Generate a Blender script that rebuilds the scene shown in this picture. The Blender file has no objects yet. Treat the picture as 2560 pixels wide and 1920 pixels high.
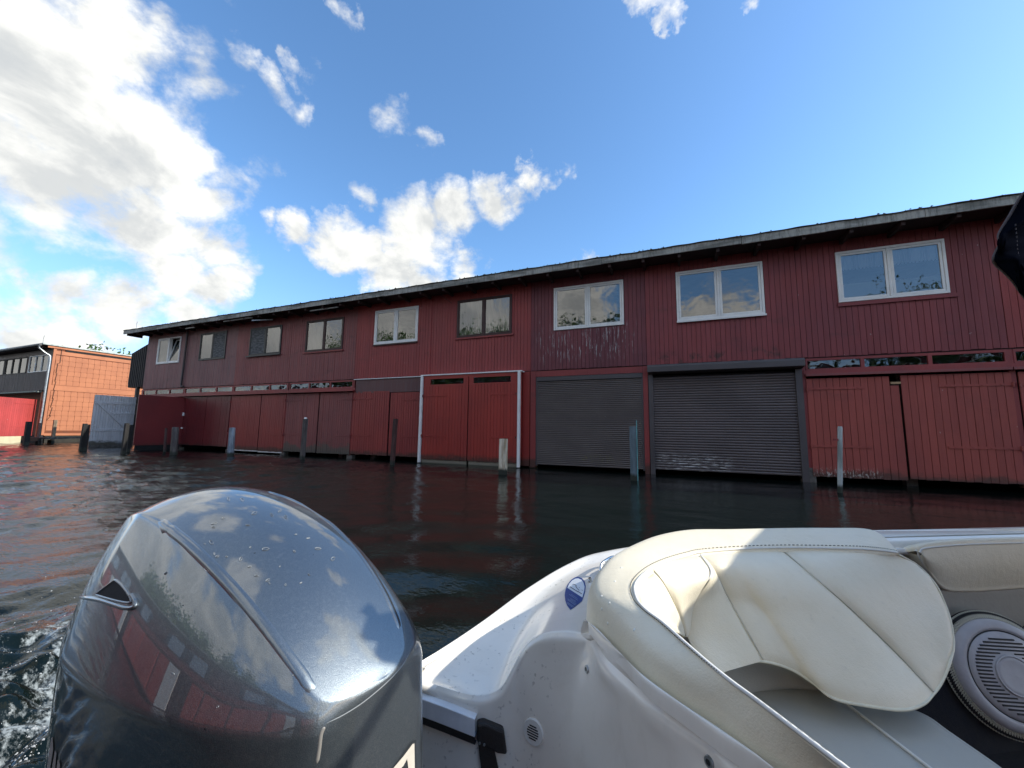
import bpy, bmesh, math, random
import numpy as np
from mathutils import Vector, Matrix
from mathutils.bvhtree import BVHTree
random.seed(7); rng = np.random.RandomState(11)
rad = math.radians
sc = bpy.context.scene
# ------------------------------------------------------------------ camera
CAM = np.array([0., 0., 1.15]); YAW, PITCH, ROLL = rad(22.4), rad(6.68), rad(0.75); FPX = 980.
_f = np.array([-math.sin(YAW)*math.cos(PITCH), math.cos(YAW)*math.cos(PITCH), math.sin(PITCH)])
_r0 = np.array([math.cos(YAW), math.sin(YAW), 0.]); _u0 = np.cross(_r0, _f)
_r = math.cos(ROLL)*_r0 + math.sin(ROLL)*_u0; _u = -math.sin(ROLL)*_r0 + math.cos(ROLL)*_u0
cd = bpy.data.cameras.new('camera'); cam = bpy.data.objects.new('camera', cd); sc.collection.objects.link(cam)
cd.sensor_width = 36; cd.lens = 36*FPX/2560; cd.clip_start = 0.02; cd.clip_end = 3000
cam.matrix_world = Matrix(((_r[0], _u[0], -_f[0], CAM[0]), (_r[1], _u[1], -_f[1], CAM[1]), (_r[2], _u[2], -_f[2], CAM[2]), (0, 0, 0, 1)))
sc.camera = cam
# ------------------------------------------------------------------ light
SUN_EL, SUN_AZ = 33., 14.          # azimuth from +X towards +Y
SUN = Vector((math.cos(rad(SUN_EL))*math.cos(rad(SUN_AZ)), math.cos(rad(SUN_EL))*math.sin(rad(SUN_AZ)), math.sin(rad(SUN_EL))))
sl = bpy.data.lights.new('sun', 'SUN'); sl.energy = 2.0; sl.angle = rad(0.53); sl.color = (1, .93, .82)
so = bpy.data.objects.new('sun', sl); sc.collection.objects.link(so); so.rotation_euler = SUN.to_track_quat('Z', 'Y').to_euler()
sc.view_settings.view_transform = 'Standard'; sc.view_settings.look = 'None'; sc.view_settings.gamma = 1
sc.view_settings.use_curve_mapping = False; sc.view_settings.exposure = 1.55
sc.render.engine = 'CYCLES'; sc.cycles.max_bounces = 8; sc.cycles.transparent_max_bounces = 12
sc.cycles.sample_clamp_indirect = 6; sc.cycles.caustics_reflective = False; sc.cycles.caustics_refractive = False

def pray(x, y): return _f + _r*(x-1280)/FPX - _u*(y-960)/FPX
def rz(x, y, z): d = pray(x, y); return CAM + d*(z-CAM[2])/d[2]        # point of a sight line at height z
def ry(x, y, Y): d = pray(x, y); return CAM + d*Y/d[1]
def rx(x, y, X): d = pray(x, y); return CAM + d*X/d[0]
def rd(x, y, t): return CAM + pray(x, y)*t

# ------------------------------------------------------------------ world: sky and clouds
w = bpy.data.worlds.new('World'); sc.world = w; w.use_nodes = True
nt = w.node_tree; N = nt.nodes; Lk = nt.links
for n in list(N): N.remove(n)
def wn(t, **k):
    n = N.new(t)
    for a, b in k.items(): setattr(n, a, b)
    return n
out = wn('ShaderNodeOutputWorld'); bg = wn('ShaderNodeBackground'); bg.inputs[1].default_value = 1.0
tc = wn('ShaderNodeTexCoord')
sky = wn('ShaderNodeTexSky'); sky.sky_type = 'NISHITA'; sky.sun_disc = False
sky.sun_elevation = rad(SUN_EL); sky.sun_rotation = rad(90-SUN_AZ); sky.altitude = 30; sky.air_density = 1.0; sky.dust_density = .6; sky.ozone_density = 3.2
def vmath(op, a, b=None):
    n = wn('ShaderNodeVectorMath', operation=op)
    for i, v in ((0, a), (1, b)):
        if v is None: continue
        if isinstance(v, (tuple, list)): n.inputs[i].default_value = v
        else: Lk.new(v, n.inputs[i])
    return n
def smath(op, a, b=None, clamp=False):
    n = wn('ShaderNodeMath', operation=op); n.use_clamp = clamp
    for i, v in ((0, a), (1, b)):
        if v is None: continue
        if isinstance(v, (int, float)): n.inputs[i].default_value = v
        else: Lk.new(v, n.inputs[i])
    return n.outputs[0]
def mapr(v, a, b, c, d, smooth=True):
    n = wn('ShaderNodeMapRange'); n.interpolation_type = 'SMOOTHSTEP' if smooth else 'LINEAR'
    Lk.new(v, n.inputs[0])
    for i, q in zip((1, 2, 3, 4), (a, b, c, d)): n.inputs[i].default_value = q
    return n.outputs[0]
def noise(vec, scale, detail, rough, lac=2.0, dist=0.):
    n = wn('ShaderNodeTexNoise'); Lk.new(vec, n.inputs['Vector']); n.inputs['Scale'].default_value = scale
    n.inputs['Detail'].default_value = detail; n.inputs['Roughness'].default_value = rough; n.inputs['Distortion'].default_value = dist
    return n
dirv = vmath('NORMALIZE', tc.outputs['Generated']).outputs[0]
wnz = noise(dirv, 7.0, 6, .62)
warp = vmath('SUBTRACT', wnz.outputs['Color'], (.5, .5, .5)).outputs[0]
sc1 = wn('ShaderNodeVectorMath', operation='SCALE'); Lk.new(warp, sc1.inputs[0]); sc1.inputs['Scale'].default_value = .17
pw = vmath('ADD', dirv, sc1.outputs[0]).outputs[0]
BL = [(40,120,270,1),(220,300,210,1),(330,330,160,1),(120,380,210,1),(410,320,110,.95),(300,470,150,1),(430,520,105,1),(465,620,85,1),(370,590,110,1),
      (230,60,140,.9),(410,170,110,.62),(520,120,60,.44),(575,175,60,.46),(635,150,50,.42),(625,225,55,.44),(560,370,80,.56),(500,400,90,.7),(440,440,110,.9),
      (270,660,95,.95),(150,640,85,.85),(60,650,60,.7),(30,730,95,1),(120,750,80,.9),(210,745,60,.7),(50,615,60,.62),(390,680,80,.9),(-150,200,320,1),(-200,500,260,1),
      (900,505,100,.95),(860,570,85,.95),(790,545,60,.8),(690,545,45,.75),(970,465,85,.95),(1000,570,60,.9),(730,525,75,.85),(640,515,50,.8),(580,500,35,.6),(1075,430,62,.85),(1130,395,48,.8),(1175,395,36,.6),(900,610,80,.95),(800,610,40,.5),
      (840,255,60,.47),(905,300,42,.42),(780,430,36,.40),(1455,5,45,.55),(1620,8,38,.7),(750,5,45,.5),(1255,562,32,.8),(1215,375,28,.5),(1060,560,30,.55),
      (1400,-120,120,.8),(300,-250,260,1),(800,-260,120,.7)]
acc = None
BL = [(pray(x*1.15732, y*1.15732), r, s) for x, y, r, s in BL]
BL = [(d/np.linalg.norm(d), r*1.15732/FPX/np.linalg.norm(d)**1.35, s) for d, r, s in BL]
# the bank of cumulus behind the camera that the panes and the cowl mirror
for d, r, s in (((1.0, -11.6, 2.75), .12, 1), ((.4, -11.6, 3.1), .07, .9), ((2.0, -11.6, 2.5), .10, .9), ((-2.6, -11.6, 3.9), .13, .9), ((-6.2, -11.6, 4.), .2, .8), ((-10, -11.6, 4.4), .26, .9), ((-16, -11.6, 5), .3, .9), ((-24, -11.6, 5), .3, .9), ((-2, -9, 8), .3, .8)):
    d = np.array(d); BL.append((d/np.linalg.norm(d), r, s))
for (c, rr, s) in BL:
    dn = vmath('DISTANCE', pw, tuple(c)).outputs['Value']
    v = mapr(dn, 0, rr*1.25, s, 0, False)
    acc = v if acc is None else smath('MAXIMUM', acc, v)
# the rest of the sky: scattered fair weather cumulus of the same kind
cdot = vmath('DOT_PRODUCT', dirv, tuple(_f)).outputs['Value']
away = mapr(cdot, .56, .30, 0, 1)
big = noise(dirv, 2.1, 3, .5)
hole = vmath('DISTANCE', dirv, tuple(Vector((5.2, -11.6, 4.0)).normalized())).outputs['Value']; away = smath('MULTIPLY', away, mapr(hole, .16, .34, 0, 1))
acc2 = smath('MULTIPLY', mapr(big.outputs['Fac'], .48, .66, .0, 1, False), away)
acc = smath('MAXIMUM', acc, acc2)
stretch = vmath('MULTIPLY', dirv, (1, 1, 1.5)).outputs[0]
fb = noise(stretch, 5.2, 11, .60, dist=.3)
fb2 = noise(stretch, 22, 8, .62)
dens = smath('ADD', acc, smath('MULTIPLY', smath('SUBTRACT', fb.outputs['Fac'], .5), 1.2))
dens = smath('ADD', dens, smath('MULTIPLY', smath('SUBTRACT', fb2.outputs['Fac'], .5), .5))
dens = smath('MULTIPLY', dens, mapr(acc, .02, .22, 0, 1))
mask = mapr(dens, .16, .66, 0, 1)
# cloud body colour: thick parts grey beneath, sunlit rims and tops
sh = vmath('ADD', stretch, tuple(Vector(SUN)*.055 + Vector((0, 0, .04)))).outputs[0]
fbs = noise(sh, 5.2, 9, .58, dist=.3)
lit = smath('SUBTRACT', fb.outputs['Fac'], fbs.outputs['Fac'])
thick = mapr(dens, .65, 1.4, 0, 1)
lowz = wn('ShaderNodeSeparateXYZ'); Lk.new(dirv, lowz.inputs[0])
thick = smath('MULTIPLY', thick, mapr(lowz.outputs[2], .08, .34, .15, 1))
lum = smath('ADD', mapr(lit, -.13, .13, -.26, .22, False), smath('SUBTRACT', .80, smath('MULTIPLY', thick, .36)))
ccol = wn('ShaderNodeValToRGB'); Lk.new(lum, ccol.inputs[0])
cr = ccol.color_ramp; cr.elements[0].position = .15; cr.elements[0].color = (.19, .205, .22, 1); cr.elements[1].position = 1.; cr.elements[1].color = (.41, .408, .39, 1)
e = cr.elements.new(.6); e.color = (.265, .272, .272, 1)
skm = wn('ShaderNodeVectorMath', operation='SCALE'); Lk.new(sky.outputs[0], skm.inputs[0]); skm.inputs['Scale'].default_value = .098
hs_ = wn('ShaderNodeHueSaturation'); hs_.inputs['Saturation'].default_value = 1.06; hs_.inputs['Value'].default_value = 1.0; Lk.new(skm.outputs[0], hs_.inputs['Color']); tz_ = wn('ShaderNodeSeparateXYZ'); Lk.new(dirv, tz_.inputs[0])
tm_ = wn('ShaderNodeMix'); tm_.data_type = 'RGBA'; Lk.new(mapr(tz_.outputs[2], .0, .38, 0, 1), tm_.inputs[0]); tm_.inputs[6].default_value = (.80, .74, .86, 1); tm_.inputs[7].default_value = (.84, .965, 1.0, 1)
tn_ = vmath('MULTIPLY', hs_.outputs[0], tm_.outputs[2])
mix = wn('ShaderNodeMix'); mix.data_type = 'RGBA'; Lk.new(mask, mix.inputs[0]); Lk.new(tn_.outputs[0], mix.inputs[6]); Lk.new(ccol.outputs[0], mix.inputs[7])
Lk.new(mix.outputs[2], bg.inputs[0]); Lk.new(bg.outputs[0], out.inputs[0])
w.cycles.sampling_method = 'MANUAL'; w.cycles.sample_map_resolution = 512

# ------------------------------------------------------------------ helpers
COL = sc.collection
def tag(o, label=None, cat=None, group=None, kind=None):
    if label: o['label'] = label
    if cat: o['category'] = cat
    if group: o['group'] = group
    if kind: o['kind'] = kind
    return o
ORG = {}
def thing(name, label, cat, loc=(0, 0, 0), group=None):
    o = bpy.data.objects.new(name, None); COL.objects.link(o); o.location = loc; o.empty_display_size = .2
    ORG[o.name] = Vector(loc)
    return tag(o, label, cat, group)
def link(name, me, parent=None, loc=None, scale=None, rot=None):
    """loc is a world place; the child stores it relative to its parent's origin"""
    o = bpy.data.objects.new(name, me); COL.objects.link(o)
    L = Vector(loc) if loc is not None else Vector((0, 0, 0))
    ORG[o.name] = L.copy()
    if parent: o.parent = parent; L = L - ORG[parent.name]
    o.location = L
    if scale: o.scale = scale
    if rot: o.rotation_euler = rot
    return o
class MB:
    def __init__(s): s.v = []; s.f = []; s.sm = []
    def add(s, vs, fs, smooth=False):
        b = len(s.v); s.v += [tuple(map(float, v)) for v in vs]; s.f += [tuple(i+b for i in f) for f in fs]; s.sm += [smooth]*len(fs); return s
    def box(s, x0, x1, y0, y1, z0, z1, rot=0, c=None, taper=None):
        vs = [(x, y, z) for z in (z0, z1) for y in (y0, y1) for x in (x0, x1)]
        if rot:
            c = c or ((x0+x1)/2, (y0+y1)/2); ca, sa = math.cos(rot), math.sin(rot)
            vs = [(c[0]+(x-c[0])*ca-(y-c[1])*sa, c[1]+(x-c[0])*sa+(y-c[1])*ca, z) for x, y, z in vs]
        return s.add(vs, [(0, 2, 3, 1), (4, 5, 7, 6), (0, 1, 5, 4), (2, 6, 7, 3), (0, 4, 6, 2), (1, 3, 7, 5)])
    def hull8(s, p):   # 8 points, bottom quad then top quad, same winding
        return s.add(p, [(3, 2, 1, 0), (4, 5, 6, 7), (0, 1, 5, 4), (1, 2, 6, 5), (2, 3, 7, 6), (3, 0, 4, 7)])
    def prism(s, poly, d):   # planar polygon extruded by vector d
        n = len(poly); d = np.array(d, float); a = [np.array(p, float) for p in poly]
        vs = a + [p+d for p in a]
        return s.add(vs, [tuple(range(n))[::-1], tuple(range(n, 2*n))] + [(i, (i+1) % n, n+(i+1) % n, n+i) for i in range(n)])
    def tube(s, pts, r, n=8, closed=False, cap=True, flat=1.):
        pts = [Vector(p) for p in pts]; m = len(pts); rs = r if isinstance(r, (list, tuple)) else [r]*m
        vs = []; pr = None
        for i, p in enumerate(pts):
            if closed: t = pts[(i+1) % m]-pts[i-1]
            else: t = pts[min(i+1, m-1)]-pts[max(i-1, 0)]
            t.normalize()
            if pr is None: pr = t.orthogonal().normalized() if abs(t.z) > .9 else t.cross(Vector((0, 0, 1))).normalized()
            pr = (pr-t*pr.dot(t)).normalized(); q = t.cross(pr)
            vs += [p+(pr*math.cos(2*math.pi*k/n)+q*flat*math.sin(2*math.pi*k/n))*rs[i] for k in range(n)]
        fs = []
        for i in range(m if closed else m-1):
            j = (i+1) % m
            fs += [(i*n+k, i*n+(k+1) % n, j*n+(k+1) % n, j*n+k) for k in range(n)]
        s.add(vs, fs, True)
        if cap and not closed:
            s.add(vs[:n], [tuple(range(n))[::-1]]); s.add(vs[-n:], [tuple(range(n))])
        return s
    def grid(s, g, smooth=True, flip=False):
        g = np.asarray(g); a, b = g.shape[:2]
        fs = [(i*b+j, i*b+j+1, (i+1)*b+j+1, (i+1)*b+j) for i in range(a-1) for j in range(b-1)]
        if flip: fs = [f[::-1] for f in fs]
        return s.add(g.reshape(-1, 3), fs, smooth)
    def mesh(s, name, mat, org=(0, 0, 0)):
        me = bpy.data.meshes.new(name); o = Vector(org)
        me.from_pydata([tuple(Vector(v)-o) for v in s.v], [], s.f)
        me.polygons.foreach_set('use_smooth', s.sm); me.materials.append(mat); me.update(); return me
    def build(s, name, mat, parent=None, org=None):
        if org is None: org = ORG[parent.name] if parent else (0, 0, 0)
        return link(name, s.mesh(name, mat, org), parent, org)
def mods(o, bevel=0, sub=0, solid=0, seg=2, off=-1):
    if solid: m = o.modifiers.new('s', 'SOLIDIFY'); m.thickness = solid; m.offset = off
    if bevel: m = o.modifiers.new('b', 'BEVEL'); m.width = bevel; m.segments = seg; m.limit_method = 'ANGLE'
    if sub: m = o.modifiers.new('u', 'SUBSURF'); m.levels = m.render_levels = sub
    return o
def cr1(P, n):
    """Catmull-Rom through the rows of P (k x ...), n samples a span"""
    P = np.asarray(P, float); k = len(P); Q = np.concatenate([[2*P[0]-P[1]], P, [2*P[-1]-P[-2]]]); o = []
    for i in range(k-1):
        a, b, c, d = Q[i:i+4]
        for j in range(n):
            t = j/n; o.append(.5*(2*b+(c-a)*t+(2*a-5*b+4*c-d)*t*t+(3*b-3*c+d-a)*t**3))
    o.append(P[-1]); return np.array(o)
def surf(rows, nu, nv):
    g = cr1(np.array(rows, float), nu); return np.swapaxes(cr1(np.swapaxes(g, 0, 1), nv), 0, 1)
def resample(P, n):
    P = np.array(P, float); d = np.r_[0, np.cumsum(np.linalg.norm(np.diff(P, axis=0), axis=1))]; t = np.linspace(0, d[-1], n)
    return np.stack([np.interp(t, d, P[:, i]) for i in range(3)], 1)

# ------------------------------------------------------------------ materials
MC = {}
class NT:
    def __init__(s, name):
        s.m = bpy.data.materials.new(name); s.m.use_nodes = True; s.t = s.m.node_tree; s.n = s.t.nodes; s.l = s.t.links
        s.b = s.n['Principled BSDF']; s.geo = s.n.new('ShaderNodeNewGeometry'); s.P = s.geo.outputs['Position']
    def put(s, v, sock):
        if hasattr(v, 'is_output'): s.l.new(v, sock)
        else: sock.default_value = v if not isinstance(v, tuple) or len(v) != 3 or sock.type != 'RGBA' else (*v, 1)
    def math(s, op, a, b=0., clamp=False):
        n = s.n.new('ShaderNodeMath'); n.operation = op; n.use_clamp = clamp; s.put(a, n.inputs[0]); s.put(b, n.inputs[1]); return n.outputs[0]
    def vec(s, scale, src=None):
        n = s.n.new('ShaderNodeVectorMath'); n.operation = 'MULTIPLY'; s.put(src or s.P, n.inputs[0]); n.inputs[1].default_value = scale; return n.outputs[0]
    def noise(s, scale=(1, 1, 1), d=4, r=.55, src=None, sc=1., out='Fac'):
        n = s.n.new('ShaderNodeTexNoise'); s.l.new(s.vec(scale, src), n.inputs['Vector']); n.inputs['Scale'].default_value = sc
        n.inputs['Detail'].default_value = d; n.inputs['Roughness'].default_value = r; return n.outputs[out]
    def ramp(s, v, a, b, c=0., d=1., smooth=True):
        n = s.n.new('ShaderNodeMapRange'); n.interpolation_type = 'SMOOTHSTEP' if smooth else 'LINEAR'; s.put(v, n.inputs[0])
        for i, q in zip((1, 2, 3, 4), (a, b, c, d)): n.inputs[i].default_value = q
        return n.outputs[0]
    def mix(s, f, a, b, mode='MIX'):
        n = s.n.new('ShaderNodeMix'); n.data_type = 'RGBA'; n.blend_type = mode; s.put(f, n.inputs[0]); s.put(a, n.inputs[6]); s.put(b, n.inputs[7]); return n.outputs[2]
    def sep(s, i):
        n = s.n.new('ShaderNodeSeparateXYZ'); s.l.new(s.P, n.inputs[0]); return n.outputs[i]
    def rnd(s):
        o = s.n.new('ShaderNodeObjectInfo').outputs['Random']; return s.math('FRACT', s.math('ADD', o, s.geo.outputs['Random Per Island']))
    def bump(s, h, dist, strength=1., nrm=None):
        n = s.n.new('ShaderNodeBump'); s.put(h, n.inputs['Height']); n.inputs['Distance'].default_value = dist; n.inputs['Strength'].default_value = strength
        if nrm: s.l.new(nrm, n.inputs['Normal'])
        return n.outputs[0]
    def fin(s, col=None, rough=None, nrm=None, **k):
        if col is not None: s.put(col, s.b.inputs['Base Color'])
        if rough is not None: s.put(rough, s.b.inputs['Roughness'])
        if nrm is not None: s.l.new(nrm, s.b.inputs['Normal'])
        for a, v in k.items(): s.put(v, s.b.inputs[a.replace('_', ' ')])
        return s.m
def plain(name, col, rough=.5, var=.15, scale=6., bump=0., metal=0., **k):
    if name in MC: return MC[name]
    t = NT(name); n = t.noise((scale,)*3, 5, .6)
    c = t.mix(t.ramp(n, .3, .7), tuple(x*(1-var) for x in col), tuple(min(1, x*(1+var)) for x in col))
    nr = t.bump(t.noise((scale*8,)*3, 4, .6), bump) if bump else None
    rr = t.ramp(n, .3, .7, rough*.9, min(1, rough*1.12))
    MC[name] = t.fin(c, rr, nr, Metallic=float(metal), **k); return MC[name]
def boards(name, c1, c2, rough=.62, grime=.35, speck=.5, weather=0., extra=None):
    """painted vertical boards: grain along z, tint per board, faded streaks, bird specks"""
    if name in MC: return MC[name]
    c1 = tuple(min(.8, x*1.28+.004) for x in c1); c2 = tuple(min(.8, x*1.28+.004) for x in c2)
    t = NT(name); g = t.noise((38, 38, 1.6), 6, .65); big = t.noise((.7, .7, .55), 4, .6); r = t.rnd()
    base = t.mix(t.ramp(big, .35, .68), c1, c2)
    base = t.mix(t.ramp(r, 0, 1, .0, .28, False), base, tuple(x*.52 for x in c1))
    base = t.mix(t.math('MULTIPLY', t.ramp(g, .50, .8), .35), base, tuple(x*.45 for x in c1))
    if weather:
        wth = t.noise((22, 22, .9), 6, .7)
        base = t.mix(t.math('MULTIPLY', t.ramp(wth, .42, .66), weather), base, (.135, .115, .118))
    low = t.noise((1.5, 1.5, 3.), 5, .65)
    base = t.mix(t.math('MULTIPLY', t.ramp(low, .55, .8), grime), base, (.035, .03, .026))
    sp = t.noise((11, 11, 7), 2, .5); base = t.mix(t.math('MULTIPLY', t.ramp(sp, .765, .80), speck), base, (.5, .46, .42))
    wl = t.noise((3.5, 3.5, 7), 5, .65); wz = t.math('ADD', t.sep(2), t.math('MULTIPLY', wl, -.35)); base = t.mix(t.math('MULTIPLY', t.ramp(wz, .20, .0), .8), base, (.040, .036, .026))
    if extra: base = extra(t, base)
    MC[name] = t.fin(base, t.ramp(g, .3, .8, rough-.08, rough+.15), t.bump(g, .0035)); return MC[name]
def boxmask(t, x0, x1, z0, z1, f=.25):
    x, z = t.sep(0), t.sep(2)
    a = t.math('MULTIPLY', t.ramp(x, x0-f, x0+f), t.ramp(x, x1+f, x1-f)); b = t.math('MULTIPLY', t.ramp(z, z0-f, z0+f), t.ramp(z, z1+f, z1-f))
    return t.math('MULTIPLY', a, b)
def peel(t, c):      # bare streaks of flaked paint beneath the third white window
    n = t.noise((26, 26, 2.3), 6, .7); m = t.math('MULTIPLY', boxmask(t, -3.9, -1.0, 3.35, 4.25, .22), t.ramp(n, .565, .64))
    n2 = t.noise((14, 14, 1.5), 5, .7); m2 = t.math('MULTIPLY', boxmask(t, -4.15, -3.0, 3.0, 5.0, .3), t.ramp(n2, .63, .7))
    return t.mix(t.math('MAXIMUM', m, t.math('MULTIPLY', m2, .6)), c, (.42, .40, .39))
def mould(t, c):
    n = t.noise((3, 3, 3), 5, .6); m = t.math('MULTIPLY', boxmask(t, -.4, 2.6, 3.0, 3.3, .15), t.ramp(n, .48, .62))
    return t.mix(t.math('MULTIPLY', m, .75), c, (.022, .026, .02))
def algae(z1, col=(.075, .085, .06), amt=.9):
    def f(t, c):
        n = t.noise((2.6, 2.6, 5.5), 6, .7); z = t.sep(2)
        n4 = t.noise((.9, .9, .9), 4, .6); h = t.math('ADD', t.math('ADD', z, t.math('MULTIPLY', n, -.9)), t.math('MULTIPLY', t.math('SUBTRACT', n4, .5), -1.1)); return t.mix(t.math('MULTIPLY', t.ramp(h, z1-.36, z1-.52), amt), c, col)
    return f
def flake(x0, x1, z0, z1, col=(.5, .46, .4)):
    def f(t, c):
        n = t.noise((30, 30, 12), 5, .65); return t.mix(t.math('MULTIPLY', boxmask(t, x0, x1, z0, z1, .12), t.ramp(n, .53, .6)), c, col)
    return f
RED = ((.285, .045, .040), (.225, .038, .036)); MAR = ((.225, .042, .042), (.175, .034, .038)); GRY = ((.25, .105, .100), (.195, .080, .080))
mWa = boards('weathered_red_boards', *GRY, weather=.55, speck=.2)
mWb = boards('faded_red_boards', (.26, .066, .060), (.20, .052, .050), weather=.28, speck=.35)
mWc = boards('red_boards', *RED, weather=.06)
mWd = boards('dark_red_peeling_boards', (.165, .036, .042), (.120, .028, .036), weather=.1, extra=peel)
mWe = boards('maroon_boards', *MAR, weather=.05, extra=mould)
mD0 = boards('dark_door_paint', (.15, .018, .020), (.11, .014, .017), rough=.42, grime=.15, speck=.1)
mD1 = boards('door_paint', (.26, .036, .030), (.21, .028, .027), rough=.5, grime=.2, speck=.15)
mD2 = boards('faded_door_paint', (.235, .062, .055), (.18, .05, .048), weather=.12, speck=.2, extra=algae(.46, (.10, .095, .075), .8))
mD3 = boards('bright_door_paint', (.31, .032, .022), (.25, .026, .02), rough=.48, grime=.15, speck=.2)
mD4 = boards('wide_door_paint', (.31, .062, .045), (.25, .05, .04), grime=.25, speck=.5, extra=flake(3.1, 4.3, .12, .32))
mTrim = boards('red_trim_paint', (.27, .042, .038), (.2, .034, .034), rough=.5, speck=.1)
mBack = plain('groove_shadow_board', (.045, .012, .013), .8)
mDark = plain('dark_interior', (.012, .012, .013), .9)
mWood = plain('grey_weathered_wood', (.13, .12, .105), .8, .4, 9, .004)
mSoff = plain('soffit_board', (.05, .03, .028), .85, .3, 4)
mWhite = plain('white_window_paint', (.86, .85, .81), .42, .06, 3)
mBlackF = plain('black_window_paint', (.018, .02, .022), .4)
mBrownF = plain('brown_window_paint', (.055, .022, .02), .5)
mSteel = plain('galvanised_metal', (.42, .45, .46), .38, .15, 8, metal=.8)
mShut = None
def shut(name, c, fl):
    t = NT(name); n = t.noise((.8, .8, 1.3), 5, .6); c0 = t.mix(t.ramp(n, .3, .7), tuple(x*.86 for x in c), tuple(x*1.12 for x in c))
    if fl: c0 = fl(t, c0)
    sp = t.noise((9, 9, 9), 2, .5); c0 = t.mix(t.math('MULTIPLY', t.ramp(sp, .77, .79), .6), c0, (.4, .38, .35))
    return t.fin(c0, .48, None, Metallic=0.0)
mSh1 = shut('brown_shutter_slats', (.135, .112, .102), flake(-2.6, -1.5, .3, .42, (.2, .18, .07)))
def scrape(t, c):
    n = t.noise((5.5, 5.5, 46), 5, .62); m = t.math('MULTIPLY', boxmask(t, -.42, 1.3, .12, .52, .16), t.ramp(n, .52, .58)); return t.mix(m, c, (.48, .46, .43))
mSh2 = shut('grey_brown_shutter_slats', (.130, .106, .102), scrape)
mShB = shut('shutter_box_metal', (.09, .078, .078), None)
# fascia: pale cement board with black streaks
t = NT('stained_fascia'); s1 = t.noise((16, 16, 1.6), 7, .75); s2 = t.noise((.9, .9, 4), 4, .6); s3 = t.noise((60, 60, 9), 4, .6)
c = t.mix(t.math('MULTIPLY', t.ramp(s1, .46, .70), .8), (.43, .42, .375), (.07, .07, .062)); c = t.mix(t.math('MULTIPLY', t.ramp(s2, .42, .66), .75), c, (.10, .10, .085)); c = t.mix(t.math('MULTIPLY', t.ramp(s3, .5, .75), .5), c, (.05, .05, .045))
mFas = t.fin(c, .85, t.bump(s1, .006))
def glass(name, ior=1.62, tint=(.9, .95, .94), wav=.0012, bs=2.2):
    m = bpy.data.materials.new(name); m.use_nodes = True; n = m.node_tree.nodes; l = m.node_tree.links; n.clear()
    o = n.new('ShaderNodeOutputMaterial'); tr = n.new('ShaderNodeBsdfTransparent'); tr.inputs[0].default_value = (*tint, 1)
    gl = n.new('ShaderNodeBsdfGlossy'); gl.inputs['Roughness'].default_value = .012; fr = n.new('ShaderNodeFresnel'); fr.inputs[0].default_value = ior
    mx = n.new('ShaderNodeMixShader'); nz = n.new('ShaderNodeTexNoise'); nz.inputs['Scale'].default_value = bs; nz.inputs['Detail'].default_value = 2
    gp = n.new('ShaderNodeNewGeometry'); l.new(gp.outputs['Position'], nz.inputs['Vector'])
    bp = n.new('ShaderNodeBump'); bp.inputs['Distance'].default_value = wav*5; l.new(nz.outputs['Fac'], bp.inputs['Height']); l.new(bp.outputs[0], gl.inputs['Normal'])
    l.new(fr.outputs[0], mx.inputs[0]); l.new(tr.outputs[0], mx.inputs[1]); l.new(gl.outputs[0], mx.inputs[2]); l.new(mx.outputs[0], o.inputs[0]); return m
mGl = glass('window_glass', 2.7); mGlw = glass('old_wavy_glass', 2.2, wav=.006, bs=1.6)
def fabric(name, col, k):
    t = NT(name); fo = t.math('SINE', t.math('MULTIPLY', t.sep(0), k)); nz = t.noise((7, 7, .5), 3, .5)
    return t.fin(col, .9, t.bump(t.math('ADD', fo, t.math('MULTIPLY', nz, 2.)), .02))
t = NT('fly_screen'); nn = t.noise((5, 5, 26), 4, .6); mScr = t.fin(t.mix(t.ramp(nn, .4, .62), (.045, .05, .055), (.15, .16, .17)), .7)
mCurt = fabric('net_curtain', (.62, .64, .68), 60.); mBlind = plain('pleated_blind', (.62, .64, .58), .8, .04, 2); mVen = plain('venetian_blind', (.35, .36, .36), .6, .05, 2)
# ------------------------------------------------------------------ water
t = NT('canal_water'); s = t
n1 = t.noise((5, 9, 5), 5, .6); n2 = t.noise((19, 30, 19), 3, .55); n3 = t.noise((55, 80, 50), 2, .5)
h = t.math('ADD', t.math('MULTIPLY', n1, .5), t.math('ADD', t.math('MULTIPLY', n2, .22), t.math('MULTIPLY', n3, .05)))
calm = t.noise((.16, .45, .2), 2, .5)
x_, y_ = t.sep(0), t.sep(1)
fm = t.math('MULTIPLY', t.math('MULTIPLY', t.ramp(x_, -1.2, -1.9), t.ramp(x_, -4.6, -3.0)), t.math('MULTIPLY', t.ramp(y_, .35, .7), t.ramp(y_, 1.75, 1.15)))
f1 = t.noise((5, 9, 5), 8, .72); f2 = t.noise((34, 50, 34), 4, .7); fmk = t.math('MULTIPLY', t.ramp(t.math('ADD', t.math('ADD', f1, t.math('MULTIPLY', fm, .30)), t.math('MULTIPLY', f2, .26)), .92, 1.06), t.ramp(fm, .02, .3))
mWat = t.fin(t.mix(fmk, (.0035, .0075, .0065), (.36, .40, .40)), t.math('ADD', .015, t.math('MULTIPLY', fmk, .5)), t.bump(t.math('MULTIPLY', h, t.math('ADD', t.ramp(calm, .35, .65, .3, 1.), t.ramp(x_, -3., -9., 0, 1.3))), .018), IOR=1.333)
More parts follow.
